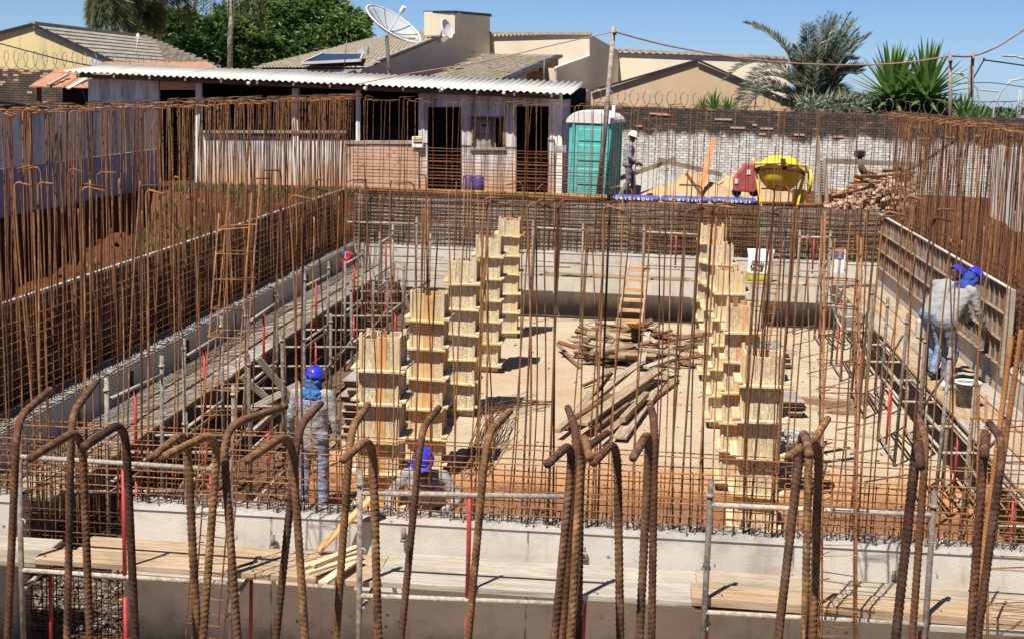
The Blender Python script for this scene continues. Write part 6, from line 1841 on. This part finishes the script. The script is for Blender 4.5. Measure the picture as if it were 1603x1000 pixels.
for q in (0, 7):
    tube('leg', [PY(1590 + q, 200, 58), PY(1596 + q * .4, 142, 58)], .03, M['lamp'], pyl, 5)
for q in range(8): tube('brace', [PY(1591 + q * .6, 195 - q * 7, 58), PY(1597 + q * -.1, 191 - q * 7, 58)], .02, M['lamp'], pyl, 4)
slabpx('pillar', rect(1597, 182, 1625, 300), 50, M['cement_grey'], pyl, (0, .4, 0))

# ------------------------------------------------------------------ vegetation
rng = np.random.default_rng(3)
def leaf_quads(C, D, S, Lf, Wf):
    """C centres (n,3), D directions (n,3), S side vectors; diamonds"""
    D = D / np.linalg.norm(D, axis=1, keepdims=True)
    S = S - D * (S * D).sum(1, keepdims=True); S = S / (np.linalg.norm(S, axis=1, keepdims=True) + 1e-9)
    L_ = Lf[:, None]; W_ = Wf[:, None]
    return np.stack([C, C + D * L_ * .45 + S * W_ * .5, C + D * L_, C + D * L_ * .45 - S * W_ * .5], 1)
def crown(name, lobes, n, Lf, mat, parent, droop=-.5, shell=.55):
    """lobes: (centre, rx, ry, rz); leaves in drooping rosettes over the lobes' outer volume"""
    out = []
    w = np.array([l[1] * l[3] for l in lobes]); w = w / w.sum()
    for (c, rx, ry, rz), k in zip(lobes, (w * n).astype(int)):
        m = max(1, k // 9)
        d = rng.normal(size=(m, 3)); d /= np.linalg.norm(d, axis=1, keepdims=True)
        r = shell + (1.02 - shell) * rng.random(m) ** .6
        r = r * (1 + .16 * np.sin(d[:, 0] * 7 + d[:, 2] * 5 + c[0]) * np.cos(d[:, 1] * 6 + c[2]))
        pc = np.array(c)[None] + d * r[:, None] * np.array([rx, ry, rz])[None]
        pc = np.repeat(pc, 9, 0); dd = np.repeat(d, 9, 0)
        q = rng.normal(size=pc.shape); q[:, 2] = q[:, 2] * .5 + droop
        q += dd * .6
        out.append(leaf_quads(pc + rng.normal(size=pc.shape) * .07, q, rng.normal(size=pc.shape), Lf * (.6 + .7 * rng.random(len(pc))), Lf * .3 * (.7 + .6 * rng.random(len(pc)))))
    o = soup(name, np.concatenate(out), mat, parent)
    return o
def lobe(px, py, rp, Y, ry=None):
    s = Y / F; c = PY(px, py, Y); return (tuple(c), rp * s, (ry or rp * .8) * s, rp * s)
def tree(label, lobes, n, Lf, trunk_px, Y, mat='mango'):
    t = thing('leafy_tree', label, 'tree', (PY(*trunk_px, Y).x, Y, 2.2), 0, 'broad trees behind the roofs')
    b = PY(*trunk_px, Y); b = Vector((b.x, b.y, 2.0))
    top = Vector(lobes[0][0])
    tube('trunk', [b, b.lerp(top, .5) + Vector((.3, 0, 0)), top], [.4, .3, .15], M['bark_dark'], t, 10)
    for l in lobes[1:5]: tube('limb', [b.lerp(top, .45), Vector(l[0]).lerp(top, .3), Vector(l[0])], [.2, .12, .05], M['bark_dark'], t, 7)
    crown('crown', lobes, n, Lf, M[mat], t)
    # inner dark mass of twigs and leaves keeps the crown from being hollow
    crown('inner_foliage', [(c, a * .75, b_ * .75, d * .75) for c, a, b_, d in lobes], n // 4, Lf * 1.9, M[mat], t, -.2, .2)
tree('broad mango tree with drooping dark leaves, the lower one next to the palm', [lobe(255, 60, 42, 74), lobe(288, 50, 34, 74), lobe(228, 64, 24, 73), lobe(328, 74, 36, 73), lobe(258, 34, 16, 74), lobe(300, 85, 34, 72), lobe(350, 55, 35, 74)], 30000, .34, (270, 110), 74)
tree('biggest mango tree with round crown rising behind the solar panel roof', [lobe(440, 60, 60, 76), lobe(395, 45, 48, 77), lobe(490, 45, 48, 77), lobe(535, 62, 42, 76), lobe(360, 72, 42, 75), lobe(445, 15, 40, 78), lobe(548, 45, 30, 77), lobe(512, 22, 30, 78), lobe(410, 88, 40, 74), lobe(362, 30, 24, 77), lobe(560, 68, 20, 76), lobe(480, 90, 40, 75)], 52000, .34, (450, 110), 76)

def frond(out, base, d0, L, bend, nl, ll, width, vshape=.5, droopl=-.3, stem=None, plume=1.0):
    """feather leaf: curving midrib with leaflets on both sides"""
    base = np.array(base, float); d = np.array(d0, float); d /= np.linalg.norm(d)
    P = [base]; D = [d]
    K = 14
    for i in range(K):
        d = d + np.array([0, 0, bend / K * (1 + 1.5 * i / K)]); d /= np.linalg.norm(d)
        P.append(P[-1] + d * L / K); D.append(d)
    P = np.array(P); D = np.array(D)
    t = np.linspace(.12, 1, nl); ti = t * K; i0 = np.minimum(ti.astype(int), K - 1); fr = (ti - i0)[:, None]
    C = P[i0] * (1 - fr) + P[i0 + 1] * fr; T = D[i0]
    side = np.cross(T, [0, 0, 1.0]); side /= np.linalg.norm(side, axis=1, keepdims=True) + 1e-9
    up = np.cross(side, T)
    for s in (-1, 1):
        dr = side * s + T * .75 + up * vshape + rng.normal(size=C.shape) * .16
        dr[:, 2] += droopl
        ln = ll * (np.sin(np.clip(t * 2.9, 0, PI)) * .7 + .35) * (.85 + .3 * rng.random(nl))
        out.append(leaf_quads(C, dr, up + rng.normal(size=C.shape) * .4, ln, np.full(nl, width)))
    if stem is not None: stem.tube([Vector(p.tolist()) for p in P], [.035 * (1 - .8 * i / K) for i in range(K + 1)], 5)
def palm(label, base_px, top_px, Y, n, L, mat, elev=(.1, 1.4), bend=-1.6, ll=.5, nl=46, trunk_r=.18, ztr=None, clump=False, width=.04, droopl=-.3):
    t = thing('palm_tree', label, 'palm tree', PY(*base_px, Y))
    a, b = PY(*base_px, Y), PY(*top_px, Y)
    tube('trunk', [a, a.lerp(b, .5), b], [trunk_r * 1.2, trunk_r, trunk_r * .9], M['bark'], t, 12)
    stem = MB()
    for i in range(n):
        out = []; az = i * 2.4 + rnd(-.3, .3); e = elev[0] + (elev[1] - elev[0]) * ((i * .618) % 1)
        d = (math.cos(az) * math.cos(e), math.sin(az) * math.cos(e), math.sin(e))
        frond(out, b, d, L * rnd(.8, 1.1), bend * rnd(.8, 1.2) * (1.1 - .3 * e), nl, ll, width, .4, droopl, stem)
        soup('frond', np.concatenate(out), M[mat], t)
    stem.build('leaf_stems', M['bark'], t, True)
    return t
palm('tall palm with hanging dusty fronds above the yellow house roof, its top outside the frame', (178, 120), (180, -22), 66, 44, 2.2, 'palm_left', (-.5, 1.0), -2.6, .85, 80, .16)
palm('second palm with hanging fronds next to the tall one, cropped by the frame top', (238, 120), (226, -30), 68, 42, 2.3, 'palm_left', (-.5, 1.0), -2.6, .85, 80, .16)
for (x0, x1, lab) in ((251, 253, 'slim pale palm trunk in front of the smaller mango tree'), (362, 366, 'slim pale palm trunk in front of the biggest mango tree')):
    t = thing('palm_tree', lab, 'palm tree', PY(x0, 110, 70))
    a, b = PY(x0 - 2, 66 if x0 > 300 else 34, 70), PY(x1, -40, 70); b2 = Vector((a.x, a.y, 2.2))
    tube('trunk', [b2, a, b], [.16, .13, .12], M['bark'], t, 10)
    st = MB()
    for i in range(14):
        out = []; az = i * 2.4; e = -.2 + 1.2 * ((i * .618) % 1)
        frond(out, b, (math.cos(az) * math.cos(e), math.sin(az) * math.cos(e), math.sin(e)), 3, -2, 50, .6, .05, .4, -.3, st); soup('frond', np.concatenate(out), M['palm_left'], t)
    st.build('leaf_stems', M['bark'], t, True)
# silvery palm: upright plume of fronds
t = thing('palm_tree', 'big silvery feather palm with arching fronds right of the tan gable', 'palm tree', PY(1265, 215, 48))
st = MB()
bx = PY(1268, 185, 48)
tube('trunk', [Vector((bx.x, 48, 2.1)), bx], [.35, .3], M['bark'], t, 12)
for (x, y, bn, L_) in ((1300, 16, -.5, 1.05), (1322, 22, -.6, 1.05), (1275, 26, -.4, 1.0), (1318, 30, -.7, 1), (1335, 60, -1.0, 1), (1345, 95, -1.4, .95), (1355, 130, -1.6, .9), (1260, 60, -.5, .9), (1285, 50, -.3, .9), (1310, 70, -.6, .9), (1222, 18, -1.0, 1.12), (1190, 42, -1.5, 1.15), (1176, 72, -1.7, 1.15), (1250, 90, -1, .9), (1230, 100, -1, .9), (1325, 110, -1.2, .9), (1350, 160, -1.6, .8), (1290, 95, -.5, .8), (1272, 100, -.4, .8), (1295, 35, -.4, 1), (1305, 130, -1, .8), (1320, 150, -1.2, .8), (1240, 140, -1.1, .75), (1335, 140, -1.6, .8), (1360, 165, -1.8, .8)):
    for k in range(3 if x < 1255 and y < 95 else 3 if y > 90 else 5):
        e = PY(x + rnd(-13, 13), y + rnd(-6, 16), 48 + rnd(-1.6, 1.2)); L = (e - bx).length * L_
        d = (e - bx).normalized() + Vector((0, 0, -bn * .32)); out = []
        frond(out, bx + Vector((rnd(-.25, .25), rnd(-.25, .25), rnd(-.2, .3))), d, L * .93, bn, 100, .46, .026, .45, -.1, st)
        soup('frond', np.concatenate(out), M['palm_grey'], t)
st.build('leaf_stems', M['palm_grey'], t, True)
# drier low fronds
t = thing('palm_tree', 'low drying palm leaning over the wall between the silvery palm and the sword-leaved plants', 'palm tree', PY(1345, 200, 47))
bx = PY(1345, 175, 47); tube('trunk', [Vector((bx.x, 47, 2.1)), bx], [.2, .18], M['bark_dark'], t, 9); st = MB()
for i in range(26):
    az = i * 2.4; e = .1 + 1.1 * ((i * .618) % 1); out = []
    frond(out, bx, (math.cos(az) * math.cos(e), math.sin(az) * math.cos(e) * .7, math.sin(e)), rnd(1.1, 1.8), -1.9, 44, .4, .035, .4, -.4, st); soup('frond', np.concatenate(out), M['palm_grey' if i % 3 else 'palm_left'], t)
st.build('leaf_stems', M['bark'], t, True)
# sword-leaved plants
def sword(label, px, py, Y, n, L, w, mat, spread=(.1, 1.5), heads=None, name='sword_leaf_plant', z0=2.1, group=None):
    t = thing(name, label, 'plant', (PY(px, py, Y).x, Y, z0), 0, group)
    for (hx_, hy_, s) in (heads or [(px, py, 1)]):
        b = PY(hx_, hy_, Y + rnd(-.3, .3)); tube('stem', [Vector((b.x, b.y, z0)), b], .09 * s, M['bark_dark'], t, 8)
        me = None
        for i in range(n):
            az = i * 2.39996; e = spread[0] + (spread[1] - spread[0]) * (i / n) ** .8
            d = Vector((math.cos(az) * math.cos(e), math.sin(az) * math.cos(e), math.sin(e)))
            Ln = L * s * rnd(.82, 1.08) * (.8 + .25 * math.sin(e)); side = d.cross(Vector((0, 0, 1)))
            side = side.normalized() if side.length > .05 else Vector((1, 0, 0)); u = side.cross(d)
            V = []; k = 6; dr = rnd(.0, .22) * math.cos(e)
            for q in range(k + 1):
                f = q / k; ww = w * s * (min(1, f * 3 + .5)) * (1 - f ** 2.2) * .5
                p = b + d * Ln * f - Vector((0, 0, dr * Ln * f * f))
                V += [p - side * ww + u * ww * .35, p, p + side * ww + u * ww * .35]
            Fc = []
            for q in range(k): Fc += [(3 * q, 3 * q + 1, 3 * q + 4, 3 * q + 3), (3 * q + 1, 3 * q + 2, 3 * q + 5, 3 * q + 4)]
            inst('sword_leaf', mesh_of('sword_leaf', [v - b for v in V], Fc, M[mat], True), t, Matrix.Translation(b))
    return t
sword('left clump of tall green sword-shaped leaves above the boundary wall', 1400, 170, 45.5, 95, 1.75, .19, 'yucca', (-.25, 1.45), [(1396, 158, 1), (1410, 172, .8)])
sword('right clump of tall green sword-shaped leaves next to the short timber pole', 1452, 170, 45.2, 95, 1.8, .19, 'yucca', (-.25, 1.45), [(1449, 156, 1), (1440, 175, .8)])
sword('small sword-leaved plant right of the short timber pole', 1510, 190, 43.6, 50, .85, .1, 'yucca', (-.2, 1.4), [(1508, 188, 1), (1532, 196, .8)])
sword('spiky agave showing just over the wall below the tan gable', 1120, 178, 44.6, 46, .72, .06, 'yucca', (.1, 1.4), [(1117, 174, 1), (1100, 176, .7), (1138, 177, .8)])
# reeds past the end of the wall
for q, (px, Y, lab) in enumerate(((1565, 52, 'bright reed clump in front of the far wood'), (1590, 55, 'bright reed clump behind the concrete end pillar'), (1540, 50, 'darker reed clump beside the sword-leaved plant'))):
    t = thing('reed_clump', lab, 'plant', (PY(px, 190, Y).x, Y, 2.2)); b = PY(px, 190, Y); n = 700
    C = np.stack([b.x + rng.normal(0, .5, n), Y + rng.normal(0, .6, n), np.full(n, 2.2) + rng.random(n) * 1.2], 1)
    D = np.stack([rng.normal(0, .35, n), rng.normal(0, .35, n), np.full(n, 1.0)], 1)
    soup('leaves', leaf_quads(C, D, rng.normal(size=(n, 3)), .7 + .5 * rng.random(n), np.full(n, .05)), M['banana'], t)
# creeper/undergrowth behind the wall under the palms
n = 9000; x0, x1 = PY(1255, 180, 46).x, PY(1500, 180, 46).x
C = np.stack([x0 + (x1 - x0) * rng.random(n), 45 + rng.random(n) * 2, 2.6 + rng.random(n) * 2.15], 1)
o = soup('undergrowth', leaf_quads(C, rng.normal(size=(n, 3)) + np.array([0, 0, .3]), rng.normal(size=(n, 3)), .3 + .3 * rng.random(n), np.full(n, .07)), M['palm_grey'], None, kind='stuff')
# grass on the bank behind the side wall
n = 16000
X = -12.0 + 5.2 * rng.random(n); Yg = 27 + 9.5 * rng.random(n)
keep = np.array([fbm(float(a) * 1.0, float(b), .9) > .02 for a, b in zip(X, Yg)]); X, Yg = X[keep], Yg[keep]; n = len(X)
Z = np.array([zground(float(a), float(b)) for a, b in zip(X, Yg)])
soup('bank_grass', leaf_quads(np.stack([X, Yg, Z], 1), np.stack([rng.normal(0, .4, n), rng.normal(0, .4, n), np.ones(n)], 1), rng.normal(size=(n, 3)), .08 + .16 * rng.random(n), np.full(n, .03)), M['grass'], None, kind='stuff')
# earth clods on the banks
mb = MB()
for i in range(900):
    if i % 3: x, y = rnd(-12, -7.4), rnd(14, 34)
    else: x, y = rnd(5.8, 9), rnd(14, 34)
    s = rnd(.03, .14); mb.lathe([(.01, -s * .5), (s * .5, -s * .25), (s * rnd(.4, .6), s * .15), (.01, s * .45)], 6, (x, y, zground(x, y) + s * .2), Matrix.Rotation(rnd(0, 3), 3, 'Z'))
mb.build('earth_clods', M['soil'], None, kind='stuff')
# far wood on the rising ground at the horizon
n = 9000
a0, a1 = PY(1380, 175, 1150).x, PY(1800, 175, 1150).x
X = a0 + (a1 - a0) * rng.random(n); Yw = 1050 + 200 * rng.random(n)
top = -12 + 4.5 * (np.sin(X * .03) * .5 + np.sin(X * .11 + 1) * .35) + 3.5
Z = top - 9 * rng.random(n) ** 1.2 - 1.5
soup('far_wood', leaf_quads(np.stack([X, Yw, Z], 1), rng.normal(size=(n, 3)), rng.normal(size=(n, 3)), 3 + 4 * rng.random(n), np.full(n, 3.2)), M['farwood'], None, kind='stuff')
print('objects', len(bpy.data.objects), 'tris', sum(len(m.polygons) * m.users for m in bpy.data.meshes) * 2)
